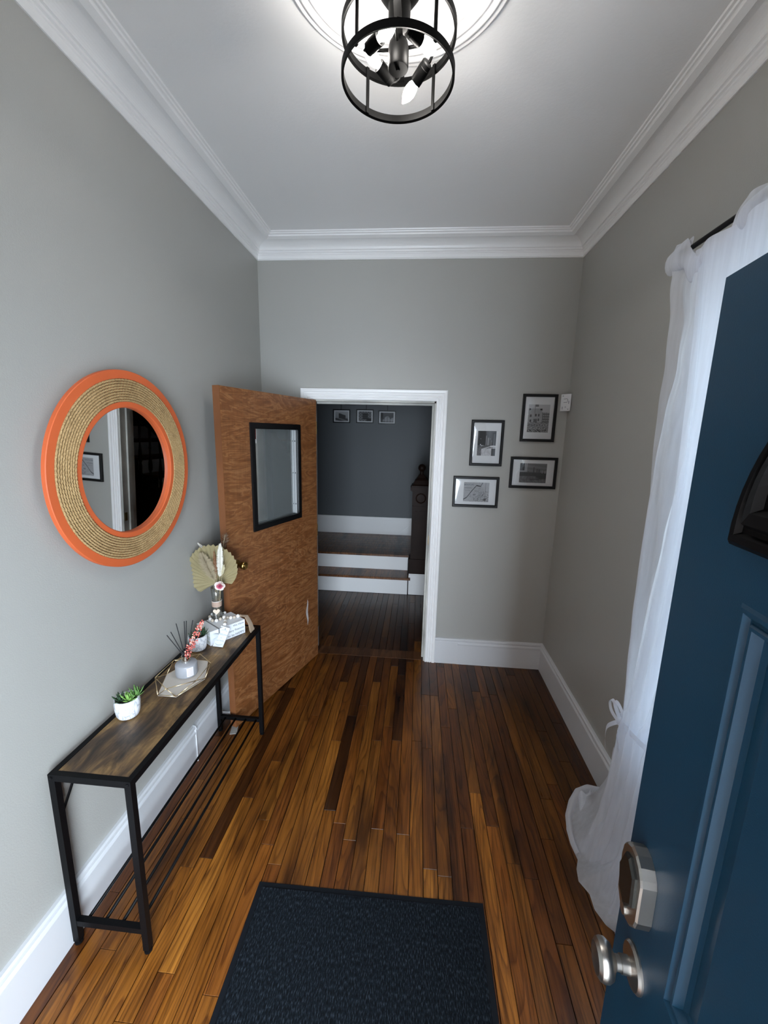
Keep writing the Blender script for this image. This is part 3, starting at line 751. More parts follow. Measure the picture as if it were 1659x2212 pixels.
kr = obj('knob_rose', MB().lathe([(.033, 0), (.033, .003), (.030, .007), (.016, .010)], kc, dirv=(-.9938, .1111, 0), n=40), nick_m, fd, smooth='auto')
obj('knob', MB().lathe([(.013, .006), (.013, .022), (.011, .023), (.011, .030), (.015, .033), (.024, .037), (.0285, .044), (.029, .050), (.027, .056), (.021, .0605), (.020, .0602), (.010, .0618), (.001, .062)], kc, dirv=(-.9938, .1111, 0), n=48), nick_m, kr, smooth='auto')
for z in (.25, 1.05, 1.80):
    obj('hinge', MB().tube([FD(.915, -.004, z), FD(.915, -.004, z + .1)], .007, 8), nickd_m, fd)

# ================================================================== MIRROR
def MT(u, v, w_): return (-1.13 + .0304 * v + .0139 * u + w_, 1.529 + u, 1.648 + v - .03 * w_)
mr = thing('round_mirror', 'round mirror in an orange painted frame wound with rope, on the left wall', 'mirror', MT(0, 0, -.02))
def mring(pr_, n=96):
    v = []; k = len(pr_)
    for i in range(n):
        a = 2 * PI * i / n
        for r_, w_ in pr_: v.append(MT(r_ * math.cos(a), r_ * math.sin(a), w_))
    return MB().add(v, [(i * k + j, i * k + j + 1, ((i + 1) % n) * k + j + 1, ((i + 1) % n) * k + j) for i in range(n) for j in range(k - 1)])
fo = fixnormals(obj('frame', mring([(.2, -.030), (.330, -.030), (.332, -.017), (.379, -.017), (.3815, -.015), (.3815, -.002), (.3795, 0), (.351, 0), (.350, -.006), (.267, -.006), (.266, 0), (.248, 0), (.2445, -.003), (.2445, -.019), (.2, -.019), (.2, -.030)]), orange_m, mr, smooth='auto'))
m = MB(); ng = 96; m.add([MT(.246 * math.cos(2 * PI * i / ng), .246 * math.sin(2 * PI * i / ng), -.0165) for i in range(ng)], [tuple(range(ng))])
go = obj('mirror_glass', m, mirror_m, mr)
if go.data.polygons[0].normal.x < 0: go.data.flip_normals()
m = MB(); v = []; NC = 9; seg = 9; tot = 0
ri, ro = .2712, .3458; rr_ = (ro - ri) / (NC - 1) / 2
pts = []
for c in range(NC):
    R0 = ri + 2 * rr_ * c; ns_ = 1300; b = len(v)
    for i in range(ns_):
        a = 2 * PI * i / ns_ + c
        tw = 130 * a + c * 1.7
        for k in range(seg):
            q = 2 * PI * k / seg
            rad = rr_ * (.88 + .26 * math.cos(3 * (q - tw / 3 * 1.0)))
            v.append(MT((R0 + rad * math.cos(q)) * math.cos(a), (R0 + rad * math.cos(q)) * math.sin(a), -.0015 + rad * 1.1 * math.sin(q)))
    for i in range(ns_):
        i2 = (i + 1) % ns_
        for k in range(seg): k2 = (k + 1) % seg; m.f.append((b + i * seg + k, b + i * seg + k2, b + i2 * seg + k2, b + i2 * seg + k))
m.v = v
ro_ = obj('rope_winding', m, rope_m, mr, smooth=True)
obj('hanging_bracket', MB().box(XL, XL + .012, 1.280, 1.292, 1.868, 1.884), black_m, mr)

# ================================================================== CEILING LAMP AND ROSE
LX, LY = -.100, 1.37
md = MB(); NR, NA = 40, 240
prf = [(.342, 0), (.340, .010), (.334, .014), (.328, .010), (.322, .010), (.318, .018), (.309, .018), (.305, .010), (.298, .010), (.294, .016), (.286, .016), (.282, .010), (.262, .008)]
rad = [q[0] for q in prf] + [.262 - .262 * k / 26 for k in range(1, 26)]
v = []
for ri_, R_ in enumerate(rad):
    for k in range(NA):
        a = 2 * PI * k / NA
        if ri_ < len(prf): d = prf[ri_][1]
        else:
            t = R_ / .262; lob = abs(math.sin(6 * a)) ; vein = .5 + .5 * math.cos(48 * a + 9 * t)
            env = max(0, 1 - abs(t - .55 - .22 * lob) * 3.0)
            d = .006 + .016 * env * (.35 + .65 * lob) + .0035 * vein * env + (.012 if t < .28 else 0) + .004 * math.cos(22 * t + 2 * math.cos(12 * a)) * (t > .28)
        v.append((LX + R_ * math.cos(a), LY + R_ * math.sin(a), H - d))
md.add(v, [(i * NA + k, i * NA + (k + 1) % NA, (i + 1) * NA + (k + 1) % NA, (i + 1) * NA + k) for i in range(len(rad) - 1) for k in range(NA)])
fixnormals(obj('ceiling_rose', md, white_m, smooth=True, label='round white plaster rose with ridged rim above the black lamp', cat='ceiling rose'))
lp = thing('ceiling_lamp', 'black open ring ceiling lamp with lit bulbs on angled sockets', 'ceiling lamp', (LX, LY, H - .02))
obj('canopy', MB().lathe([(.075, -.017), (.075, -.03), (.071, -.055), (.060, -.085), (.045, -.105), (.030, -.118), (.020, -.126)], (LX, LY, H), n=40), lampb_m, lp, smooth='auto')
obj('stem', MB().lathe([(.031, -.118), (.031, -.178), (.006, -.180), (.006, -.205)], (LX, LY, H), n=28), lampb_m, lp, smooth='auto')
obj('hub', MB().lathe([(.008, -.196), (.018, -.199), (.026, -.207), (.029, -.220), (.029, -.266), (.027, -.269), (.006, -.2685), (.005, -.273), (.001, -.273)], (LX, LY, H), n=32), lampb_m, lp, smooth='auto')
def lampring(z, r0=.158):
    pr_ = [(r0 - .004, z), (r0, z - .001), (r0 + .003, z - .003), (r0 + .003, z + .017), (r0 - .004, z + .018)]
    v = []; n = 96
    for i in range(n):
        a = 2 * PI * i / n
        for r_, zz in pr_: v.append((LX + r_ * math.cos(a), LY + r_ * math.sin(a), zz))
    k = len(pr_)
    return MB().add(v, [(i * k + j, i * k + (j + 1) % k, ((i + 1) % n) * k + (j + 1) % k, ((i + 1) % n) * k + j) for i in range(n) for j in range(k)])
fixnormals(obj('ring', lampring(2.808), lampb_m, lp, smooth='auto')); fixnormals(obj('ring', lampring(2.910), lampb_m, lp, smooth='auto'))
for a in (48, 132, 228, 312):
    a = math.radians(a); c, s_ = math.cos(a), math.sin(a)
    f_ = lambda r_, t_, z: (LX + c * r_ - s_ * t_, LY + s_ * r_ + c * t_, z)
    m = MB().box(.150, .1535, -.005, .005, 2.808, 2.928); m.v = [f_(*q) for q in m.v]; obj('upright', m, lampb_m, lp)
obj('cross_bar', MB().box(LX - .010, LX + .010, LY - .156, LY + .156, 2.914, 2.920), lampb_m, lp)
for k in range(4):
    a = k * PI / 2 - .08
    def P(x_, y_, z_): return (LX + x_ * math.cos(a) - y_ * math.sin(a), LY + x_ * math.sin(a) + y_ * math.cos(a), z_)
    def D_(x_, y_, z_): return (x_ * math.cos(a) - y_ * math.sin(a), x_ * math.sin(a) + y_ * math.cos(a), z_)
    pth = [P(.026, 0, 2.884), (P(.060, 0, 2.886)), P(.078, .002, 2.885), P(.090, .010, 2.880), P(.093, .022, 2.874), P(.087, .031, 2.869), P(.076, .035, 2.866)]
    ar = obj('arm', MB().tube(pth, .0042, 8), lampb_m, lp, smooth=True)
    dv_ = Vector(D_(-.69, .58, (-.42, .28, -.05, .0)[k])).normalized()
    so = obj('socket', MB().lathe([(.004, -.003), (.013, -.002), (.0155, .001), (.0155, .012), (.0165, .013), (.0165, .052), (.0145, .052), (.0145, .040)], P(.080, .032, 2.867), dirv=dv_, n=24), lampb_m, lp, smooth='auto')
    obj('bulb', MB().lathe([(.006, .040), (.009, .052), (.014, .062), (.0165, .074), (.0165, .084), (.013, .096), (.006, .108), (.001, .114)], P(.080, .032, 2.867), dirv=dv_, n=20), bulb_m, so, smooth=True)

# ================================================================== CURTAIN
rd = thing('curtain_rod', 'thin black curtain rod on the right wall above the blue door', 'curtain rod', (.94, 1.1, 2.50))
obj('rod', MB().tube([(.94, .28, 2.492), (.94, 1.70, 2.492)], .0085, 12), black_m, rd, smooth=True)
obj('finial', MB().sphere((.94, 1.71, 2.492), .016, 12, 8), black_m, rd, smooth=True)
for y in (1.57, .40): obj('bracket', MB().bar((XR, y, 2.475), (.94, y, 2.478), .010, .014).box(XR - .004, XR, y - .012, y + .012, 2.44, 2.51), black_m, rd)
def interp(tab, z):
    if z >= tab[0][0]: return tab[0][1:]
    for a, b in zip(tab, tab[1:]):
        if z >= b[0]:
            t = (a[0] - z) / (a[0] - b[0]); t = t * t * (3 - 2 * t)
            return [p + (q - p) * t for p, q in zip(a[1:], b[1:])]
    return tab[-1][1:]
# z, far edge y, near edge y, x of the cloth, depth of the folds
CT = [(2.530, 1.755, .40, .938, .016), (2.50, 1.785, .40, .938, .018), (2.41, 1.757, .42, .940, .016), (2.17, 1.739, .50, .945, .022), (1.81, 1.757, .62, .945, .03), (1.40, 1.735, .80, .945, .034), (1.137, 1.71, .95, .940, .034), (.86, 1.668, 1.12, .93, .03),
      (.70, 1.622, 1.24, .915, .02), (.655, 1.607, 1.28, .905, .014), (.60, 1.617, 1.25, .905, .02), (.40, 1.618, 1.15, .895, .028), (.262, 1.609, 1.06, .880, .03), (.10, 1.570, 1.0, .852, .02), (.004, 1.530, .98, .835, .012)]
def dip(y):
    t = min(1, max(0, (1.70 - y) / .05)) * min(1, max(0, (y - 1.43) / .04)); return .068 * t * t * (3 - 2 * t)
def curt(u, v, ph=0., nf=8., xoff=0., tab=CT):
    top = 2.530 - dip(1.77 - 1.36 * u); z = top - (top - .004) * v ** .92
    yf, yn, x, am = interp(tab, z)
    y = yf + (yn - yf) * u
    g = math.sin(2 * PI * nf * u + ph + 1.3 * math.sin(3 * u + 1.5 * z)) + .4 * math.sin(2 * PI * nf * 2.3 * u + 2 * z + ph)
    wr = .004 * math.sin(31 * z + 14 * u) * (.5 + .5 * math.sin(9 * u + 3 * z))
    return (x + xoff + am * .62 * g + wr, y, z)
cu = thing('sheer_curtain', 'long white sheer curtain tied with a bow, trailing onto the floor beside the blue door', 'curtain', (.93, 1.1, .0))
obj('sheer_panel', MB().grid(230, 150, lambda u, v: curt(u, v)), sheer_m, cu, smooth=True)
# header folded over the rod: gathered ruffle in loops
def head(u, v):
    y = 1.79 - 1.38 * u; a = v * 2 * PI
    z = 2.497 + .040 * math.cos(a) * (1 + .25 * math.sin(23 * u)) - .022 + .010 * math.sin(39 * u) - dip(y) * .78
    return (.938 + (.017 + .009 * math.sin(46 * u + 1)) * math.sin(a) + .006 * math.sin(61 * u), y, z)
obj('curtain_header', MB().grid(150, 14, head), sheer_m, cu, smooth=True)
# the overlapping second layer with its own edge, seen beside the door
def lay2(u, v):
    z = 2.455 - (2.455 - .02) * v
    t = v
    yf = 1.60 - .10 * min(1, t * 3) + .05 * t; yn = .5 + .72 * min(1, t * 1.35)
    if z < .75: yf = 1.545 + (.75 - z) * .03; yn = 1.2
    x = interp(CT, z)[2] - .030 - .012 * math.sin(2 * PI * 6 * u + 2 * z)
    return (x, yf + (yn - yf) * u, z)
obj('overlap_panel', MB().grid(90, 110, lay2), sheer_m, cu, smooth=True)
# cloth trailing out over the floor
def trail(u, v):
    # u: along the hem from the wall side to the near end; v: from the hanging cloth out to the hem
    hem = [(.985, 1.80, .09), (.93, 1.815, .10), (.865, 1.790, .085), (.800, 1.735, .055), (.762, 1.66, .012), (.757, 1.59, .006), (.764, 1.52, .006), (.744, 1.48, .006), (.734, 1.43, .006), (.760, 1.385, .006), (.757, 1.33, .006), (.779, 1.28, .006), (.815, 1.25, .006), (.86, 1.19, .006), (.88, 1.05, .006)]
    q = u * (len(hem) - 1); i = min(int(q), len(hem) - 2); f = q - i
    hx, hy, hz = [a + (b - a) * f for a, b in zip(hem[i], hem[i + 1])]
    iy = 1.67 - .55 * u; ix = .925 - .02 * math.sin(3 * u); iz = .46 - .12 * u
    t = v
    x = ix + (hx - ix) * t ** 1.15; y = iy + (hy - iy) * t
    z = iz * (1 - t) ** 1.7 + hz * t
    w_ = math.sin(PI * t)
    x += w_ * .016 * math.sin(26 * u + 3 * t); z += w_ * .016 * (1 + math.sin(19 * u + 5 * t))
    return (x, y, max(.004, z))
obj('trailing_cloth', MB().grid(110, 40, trail), sheer_m, cu, smooth=True)
# rolled hem loop standing up from the floor
lp_ = [(.955, 1.800, .12), (.90, 1.815, .115), (.845, 1.800, .10), (.800, 1.755, .075), (.768, 1.70, .045), (.757, 1.64, .022), (.757, 1.59, .012), (.764, 1.54, .010)]
def loop(u, v):
    q = u * (len(lp_) - 1); i = min(int(q), len(lp_) - 2); f = q - i
    a = [p + (r2 - p) * f for p, r2 in zip(lp_[i], lp_[i + 1])]
    return (a[0] + .030 * v * (1 - .3 * u), a[1] - .038 * v * (1 - u * .7), a[2] * (1 - .15 * v) + .02 * math.sin(PI * v))
obj('hem_fold', MB().grid(50, 6, loop), hem_m, cu, smooth=True)
lb = [(.845, 1.760, .095), (.83, 1.70, .085), (.818, 1.65, .06), (.80, 1.60, .03), (.79, 1.54, .014)]
def loop2(u, v):
    q = u * (len(lb) - 1); i = min(int(q), len(lb) - 2); f = q - i
    a = [p + (r2 - p) * f for p, r2 in zip(lb[i], lb[i + 1])]
    return (a[0] + .05 * v, a[1] + .01 * math.sin(6 * v), a[2] + .05 * v * (1 - u) + .012 * math.sin(PI * v * 2))
obj('hem_fold', MB().grid(30, 8, loop2), hem_m, cu, smooth=True)
# tie band and bow
def ribbon(pts, wv, name='bow_loop'):
    pts = [Vector(p) for p in pts]; sub = []
    for i in range(len(pts) - 1):
        p0, p1, p2, p3 = pts[max(i - 1, 0)], pts[i], pts[i + 1], pts[min(i + 2, len(pts) - 1)]
        for k in range(7):
            t = k / 7; sub.append(.5 * ((2 * p1) + (-p0 + p2) * t + (2 * p0 - 5 * p1 + 4 * p2 - p3) * t * t + (-p0 + 3 * p1 - 3 * p2 + p3) * t ** 3))
    sub.append(pts[-1]); W = Vector(wv)
    m = MB(); v = []
    for p in sub: v += [p - W, p, p + W]
    m.add(v, [(i * 3 + j, i * 3 + j + 1, i * 3 + j + 4, i * 3 + j + 3) for i in range(len(sub) - 1) for j in range(2)])
    return obj(name, m, hem_m, cu, smooth=True)
m = MB(); v = []
for i in range(41):
    u = i / 40; a = 2 * PI * u
    for k, dz_ in enumerate((-.012, 0, .012)): v.append((.905 + .034 * math.sin(a) * 1.0, 1.44 + .180 * math.cos(a), .662 + dz_ + .035 * math.cos(a) * -1 + .03))
m.add(v, [(i * 3 + j, i * 3 + j + 1, i * 3 + j + 4, i * 3 + j + 3) for i in range(40) for j in range(2)]); obj('tie_band', m, hem_m, cu, smooth=True)
ribbon([(.88, 1.560, .668), (.875, 1.592, .700), (.87, 1.628, .722), (.87, 1.648, .700), (.872, 1.628, .668), (.88, 1.575, .655)], (.005, 0, .004))
ribbon([(.88, 1.560, .668), (.865, 1.58, .705), (.862, 1.60, .735), (.865, 1.575, .742), (.872, 1.545, .715), (.88, 1.55, .672)], (.006, .002, .003))
ribbon([(.88, 1.565, .668), (.868, 1.600, .630), (.868, 1.640, .580), (.875, 1.655, .520), (.885, 1.660, .460)], (.004, .010, .004), 'bow_tail')
ribbon([(.88, 1.560, .665), (.860, 1.545, .630), (.852, 1.510, .595), (.850, 1.492, .585), (.848, 1.500, .615), (.855, 1.530, .650), (.872, 1.552, .672)], (.004, .007, .003), 'bow_tail')
obj('bow_knot', MB().sphere((.878, 1.562, .668), .016, 10, 8, (1, .9, 1.2)), hem_m, cu, smooth=True)

# ================================================================== CONSOLE TABLE
TX0, TX1, TY0, TY1, TZ = -1.1555, -.872, 1.030, 2.112, .710
tb = thing('console_table', 'narrow console table with rustic brown top and black metal frame by the left wall', 'table', ((TX0 + TX1) / 2, (TY0 + TY1) / 2, 0))
for y0, y1 in ((TY0 + .0195, 1.4005), (1.4015, 1.775), (1.776, TY1 - .0195)):
    obj('top_board', MB().bbox(TX0 + .0195, TX1 - .0195, y0, y1, TZ - .016, TZ - .001, .001), rustic_m, tb)
fr = MB()
for x in (TX0, TX1 - .019): fr.box(x, x + .019, TY0, TY1, TZ - .024, TZ)
for y in (TY0, TY1 - .019): fr.box(TX0 + .019, TX1 - .019, y, y + .019, TZ - .024, TZ)
obj('top_frame', fr, black_m, tb)
for y in (TY0, TY1 - .022):
    for x in (TX0, TX1 - .022):
        lg = obj('leg', MB().box(x, x + .022, y, y + .022, .016, TZ - .024), black_m, tb)
        obj('foot', MB().lathe([(.010, 0), (.013, .003), (.013, .010), (.008, .012), (.008, .018)], (x + .011, y + .011, 0), n=16), black_m, lg, smooth='auto')
        obj('screw', MB().lathe([(.005, 0), (.005, .002), (.003, .003)], (x + .011, y if y < 1.5 else y + .022, TZ - .012), dirv=(0, -1 if y < 1.5 else 1, 0), n=12), black_m, lg)
    obj('foot_rail', MB().box(TX0 + .022, TX1 - .022, y + .001, y + .021, .088, .110), black_m, tb)
for k in range(4):
    x = -1.104 + k * .0635
    obj('shelf_rod', MB().tube([(x, TY0 + .015, .1), (x, TY1 - .015, .1)], .006, 8), black_m, tb, smooth=True)
obj('brace', MB().bar((TX0 + .010, TY0 + .020, .535), (TX0 + .010, TY0 + .125, TZ - .024), .006, .006), black_m, tb)
obj('brace', MB().bar((TX0 + .010, TY1 - .020, .535), (TX0 + .010, TY1 - .125, TZ - .024), .006, .006), black_m, tb)

# ---- succulent pots
def leafmesh(base, d, L_, w_, curl=.25):
    d = Vector(d).normalized(); up = Vector((0, 0, 1)); r_ = d.cross(up)
    r_ = r_.normalized() if r_.length > .05 else Vector((1, 0, 0)); nn = r_.cross(d)
    m = MB(); v = []; prf_ = [(0, .35), (.25, .85), (.5, 1.), (.75, .72), (.92, .35), (1., .04)]
    for t, ww in prf_:
        c = Vector(base) + d * L_ * t + nn * (L_ * curl * t * t)
        for a in range(6):
            q = 2 * PI * a / 6; v.append(c + r_ * math.cos(q) * w_ * ww + nn * math.sin(q) * w_ * .38 * ww)
    m.add(v, [(i * 6 + a, i * 6 + (a + 1) % 6, (i + 1) * 6 + (a + 1) % 6, (i + 1) * 6 + a) for i in range(5) for a in range(6)] + [(5, 4, 3, 2, 1, 0), tuple(range(30, 36))])
    return m
def pot(name, lab, cx, cy, s, tilt=0):
    t = thing(name, lab, 'potted plant', (cx, cy, TZ))
    pr_ = [(.028 * s, 0), (.036 * s, .003), (.0405 * s, .012), (.044 * s, .035), (.045 * s, .060), (.043 * s, .078), (.0395 * s, .078), (.040 * s, .060), (.038 * s, .052)]
    obj('pot', MB().lathe(pr_, (cx, cy, TZ), n=44), marble_m, t, smooth='auto')
    obj('soil', MB().lathe([(.039 * s, .056), (.030 * s, .062), (.001, .064)], (cx, cy, TZ), n=20, caps=False), soil_m, t, smooth=True)
    return t
p1 = pot('potted_succulent', 'small bright green succulent in a marbled white pot, nearest on the table', -1.093, 1.322, 1.0)
rs = random.Random(3)
def rosette(t, c, n, L_, w_, el0, el1, mat_):
    for i in range(n):
        a = i * 2.39996; f = i / n; el = el0 + (el1 - el0) * f
        o = obj('leaf', leafmesh(c, (math.cos(a) * math.cos(el), math.sin(a) * math.cos(el), math.sin(el)), L_ * rs.uniform(.8, 1.1) * (1 - .25 * f), w_, .22), mat_, t, smooth=True)
leaf_b = plain('succulent_bright', (.20, .38, .09), .45, var=.3)
rosette(p1, (-1.080, 1.315, TZ + .068), 15, .046, .0066, .25, 1.3, leaf_b)
rosette(p1, (-1.065, 1.340, TZ + .072), 13, .050, .0052, .45, 1.4, leafg_m)
rosette(p1, (-1.112, 1.312, TZ + .066), 14, .044, .0058, .1, 1.2, leafd_m)
p2 = pot('potted_succulent', 'marbled white pot of dark green succulent between the diffuser and the books', -1.086, 1.822, 1.0)
rosette(p2, (-1.060, 1.832, TZ + .070), 18, .050, .0042, .5, 1.45, leafd_m)
rosette(p2, (-1.100, 1.815, TZ + .066), 14, .046, .0050, .2, 1.2, leafd_m)

# ---- wire tray
ty = thing('geometric_tray', 'gold wire tray with angular sides and a pale hexagonal base under the diffuser', 'tray', (-1.01, 1.58, TZ))
hexb = [(-1.053, 1.443), (-.972, 1.443), (-.918, 1.579), (-.974, 1.713), (-1.046, 1.715), (-1.104, 1.585)]
hexr = [(-1.004, 1.430), (-.913, 1.499), (-.918, 1.634), (-1.008, 1.703), (-1.098, 1.634), (-1.098, 1.498)]
obj('base_plate', MB().prism(hexb, TZ + .001, TZ + .006), tray_m, ty)
m = MB(); RZ = TZ + .047
for i in range(6):
    a, b = hexb[i], hexb[(i + 1) % 6]; m.tube([(*a, TZ + .005), (*b, TZ + .005)], .0016, 6)
    a, b = hexr[i], hexr[(i + 1) % 6]; m.tube([(*a, RZ), (*b, RZ)], .0016, 6)
    m.tube([(*hexr[i], RZ), (*hexb[i], TZ + .005)], .0016, 6); m.tube([(*hexr[i], RZ), (*hexb[(i + 1) % 6], TZ + .005)], .0016, 6)
obj('wire_frame', m, gold_m, ty, smooth=True)
# ---- reed diffuser
dx, dy, dz = -1.016, 1.600, TZ + .006
df = thing('reed_diffuser', 'grey frosted glass reed diffuser with silver collar and black reeds on the tray', 'diffuser', (dx, dy, dz))
obj('bottle', MB().lathe([(.040, 0), (.0455, .004), (.0465, .010), (.0465, .050), (.045, .056), (.040, .060), (.018, .063), (.016, .064)], (dx, dy, dz), n=48), frost_m, df, smooth='auto')
obj('liquid', MB().lathe([(.036, .003), (.042, .006), (.043, .040), (.001, .040)], (dx, dy, dz), n=32), plain('diffuser_liquid', (.36, .37, .40), .3), df, smooth='auto')
obj('collar', MB().lathe([(.0195, .062), (.0195, .074), (.0175, .075), (.0175, .093), (.0145, .093), (.0145, .070)], (dx, dy, dz), n=32), plain('silver_collar', (.80, .77, .72), .15, metal=1.), df, smooth='auto')
tips = [(-1.080, 1.575, .916), (-1.071, 1.59, .925), (-1.049, 1.60, .962), (-1.010, 1.60, .975), (-1.003, 1.605, .975), (-.982, 1.62, .972), (-.970, 1.63, .900)]
for k, tp in enumerate(tips):
    a = Vector((dx + .006 * math.cos(k * 2.4), dy + .006 * math.sin(k * 2.4), dz + .030)); b = Vector(tp); sidep = Vector((dx + (b.x - dx) * .13, dy + (b.y - dy) * .13, dz + .093))
    obj('reed', MB().tube([Vector((dx - (b.x - dx) * .10, dy, dz + .045)), sidep, b], .0019, 6), reed_m, df)
lbm = MB().grid(8, 1, lambda u, v: (dx + .0472 * math.cos(-1.02 + .62 * u), dy + .0472 * math.sin(-1.02 + .62 * u), dz + .010 + .042 * v)); obj('label', lbm, label_m, df)
lt = MB()
for i in range(5):
    lt.grid(5, 1, lambda u, v, i=i: (dx + .0476 * math.cos(-.94 + .45 * u), dy + .0476 * math.sin(-.94 + .45 * u), dz + .016 + i * .007 + .0022 * v))
obj('label_print', lt, plain('label_ink', (.45, .38, .45), .8), df)
bs = thing('berry_spray', 'pink berry spray leaning out of the reed diffuser', 'berry spray', (dx + .01, dy, dz + .08))
spine = [Vector((-1.012, 1.600, .795)), Vector((-1.000, 1.592, .825)), Vector((-.985, 1.592, .86)), Vector((-.968, 1.60, .90)), Vector((-.950, 1.612, .94)), Vector((-.938, 1.625, .968))]
obj('stem', MB().tube(spine, .0012, 6), plain('berry_stem', (.18, .05, .03), .7), bs)
for k in range(190):
    t = .10 + .90 * (k / 190); q = t * 5; i = min(int(q), 4); c = spine[i].lerp(spine[i + 1], q - i)
    sp = .006 + .014 * math.sin(PI * min(1, t * 1.05)) ** .6; a = rs.uniform(0, 6.28)
    c = c + Vector((math.cos(a) * sp * rs.uniform(.4, 1), math.sin(a) * sp * rs.uniform(.4, 1), rs.uniform(-.008, .008)))
    obj('berry', MB().sphere(c, rs.uniform(.0024, .0038), 6, 5), berryl_m if rs.random() < .10 + .38 * t else berry_m, bs, smooth=True)

# ---- books tied with ribbon
bo = Vector((-1.037, 1.856)); bu = Vector((.571, .821)); bw = Vector((-.821, .571)); BL, BW_ = .200, .143
def BK(u, w_, z): return (bo.x + bu.x * u + bw.x * w_, bo.y + bu.y * u + bw.y * w_, z)
words_ = ['to be HAPPY', 'so many Reasons', 'We Have']
for i, wd_ in enumerate(words_):
    z0 = TZ + i * .026; lab = ['bottom', 'middle', 'top'][i]
    t = thing('book', 'white book reading %s on its spine, %s of the tied stack' % (wd_, lab), 'book', BK(BL / 2, BW_ / 2, z0), group='white books tied with ribbon')
    m = MB().box(0, BL, 0, BW_, 0, .0025).box(0, BL, 0, BW_, .0235, .0258).box(0, BL, 0, .0022, .0025, .0235)
    m.v = [BK(a, b, z0 + c) for a, b, c in m.v]; fixnormals(obj('cover', m, bookw_m, t))
    m = MB().box(.003, BL - .003, .0022, BW_ - .003, .0025, .0235); m.v = [BK(a, b, z0 + c) for a, b, c in m.v]; fixnormals(obj('pages', m, bookp_m, t))
    fn = lambda x_, y_: BK(x_, -.0004, z0 + .0070 + y_)
    obj('lettering', text_mb(wd_, .0165 if i else .0175, lambda x_, y_: BK(.193 + x_, -.0005, z0 + .0075 + y_), align='RIGHT', bold=.0002), ink_m, t)
rb = thing('book_ribbon', 'grey ribbon with a pale bow tied around the white books', 'ribbon', BK(.05, .07, TZ))
m = MB().box(.046, .053, -.0018, -.0006, 0, .0785).box(.046, .053, -.0018, BW_ + .0018, .0782, .0792).box(.046, .053, BW_ + .0006, BW_ + .0018, 0, .0785)
m.v = [BK(a, b, TZ + c) for a, b, c in m.v]; fixnormals(obj('band', m, plain('ribbon_grey', (.20, .21, .22), .7), rb))
for (u1, z1, u2, z2) in ((.045, .045, .012, .062), (.045, .042, .008, .030), (.05, .042, .030, .008), (.052, .044, .078, .058), (.05, .042, .072, .014)):
    m = MB(); dd = Vector((u2 - u1, z2 - z1)); pr_ = [(0, .002, .003), (.4, .007, .010), (.8, .006, .012), (1., .001, .007)]
    v = []; ln = dd.length; dn = dd.normalized(); pp = Vector((-dn.y, dn.x))
    for t_, w_, dep_ in pr_:
        c = Vector((u1, z1)) + dd * t_
        for sg in (-1, 1): v.append(BK(c.x + pp.x * w_ * sg, -.002 - dep_, TZ + c.y + pp.y * w_ * sg))
    m.add(v, [(i * 2, i * 2 + 1, i * 2 + 3, i * 2 + 2) for i in range(3)])
    obj('bow_loop', m, plain('ribbon_white', (.62, .66, .68), .6) if 'ribbon_white' not in MATS else MATS['ribbon_white'], rb, smooth=True)

# ---- bead garland, tag and tassel
BZ = TZ + .078
gl = thing('bead_garland', 'string of white and natural wooden beads with tassel and tag on the books', 'garland', (-1.03, 1.98, BZ))
bd = [(-1.060, 2.070, .0085), (-1.093, 2.062, .010), (-1.117, 2.035, .010), (-1.116, 2.008, .0095), (-1.100, 1.982, .0100), (-1.080, 1.966, .0095), (-1.058, 1.968, .0105), (-1.047, 1.990, .0098), (-1.036, 2.011, .0105), (-1.016, 2.010, .0092), (-.998, 2.012, .0100), (-.983, 2.022, .0090), (-.968, 2.036, .0108)]
pts = []
for k, (x_, y_, r_) in enumerate(bd):
    r_ *= .92; obj('bead', MB().sphere((x_, y_, BZ + r_), r_, 16, 11), bead_w if k % 2 == 0 else bead_n, gl, smooth=True); pts.append((x_, y_, BZ + r_))
for k, (x_, y_, z_, r_) in enumerate([(-1.016, 1.984, BZ + .009, .0088), (-1.008, 1.968, BZ + .009, .0086), (-1.002, 1.952, BZ + .0085, .0085), (-.996, 1.936, BZ + .008, .0092)]):
    obj('bead', MB().sphere((x_, y_, z_), r_, 16, 11, (1, 1, .9)), bead_n if k in (0, 2) else bead_w, gl, smooth=True)
obj('string', MB().tube(pts, .0012, 6).tube([(-1.03, 2.01, BZ + .009), (-.996, 1.936, BZ + .008), (-.992, 1.925, BZ + .002)], .0012, 6), jute_m, gl)
# tag leaning on the spine side
tA, tB, tC, tD = Vector((-1.008, 1.925, BZ + .003)), Vector((-.955, 1.914, BZ - .003)), Vector((-.968, 1.848, TZ + .002)), Vector((-1.024, 1.853, TZ + .0015))
def TG(u, v, o_=0): 
    p = tA.lerp(tB, u).lerp(tD.lerp(tC, u), v); n_ = (tB - tA).cross(tD - tA).normalized()
    if n_.y > 0: n_ = -n_
    return tuple(p + n_ * o_)
m = MB(); q_ = [TG(0, 0), TG(1, 0), TG(1, 1), TG(0, 1), TG(0, 0, .003), TG(1, 0, .003), TG(1, 1, .003), TG(0, 1, .003)]
tg = fixnormals(obj('tag', MB().add(q_, [(0, 3, 2, 1), (4, 5, 6, 7), (0, 1, 5, 4), (1, 2, 6, 5), (2, 3, 7, 6), (3, 0, 4, 7)]), bookw_m, gl, label='white printed tag'))
tw, th = .054, .100
mm_ = MB()
for s_, sz, v0, sh in (('Welcome', .0135, .42, .25), ('to', .0095, .575, .0), ('our home', .0105, .72, .25)):
    k = text_mb(s_, sz, lambda x_, y_, v0=v0: TG(.5 + x_ / tw, v0 - y_ / th, .0036), shear=sh, align='CENTER'); mm_.add(k.v, k.f)
obj('lettering', mm_, inkl_m, tg)
mm_ = MB()
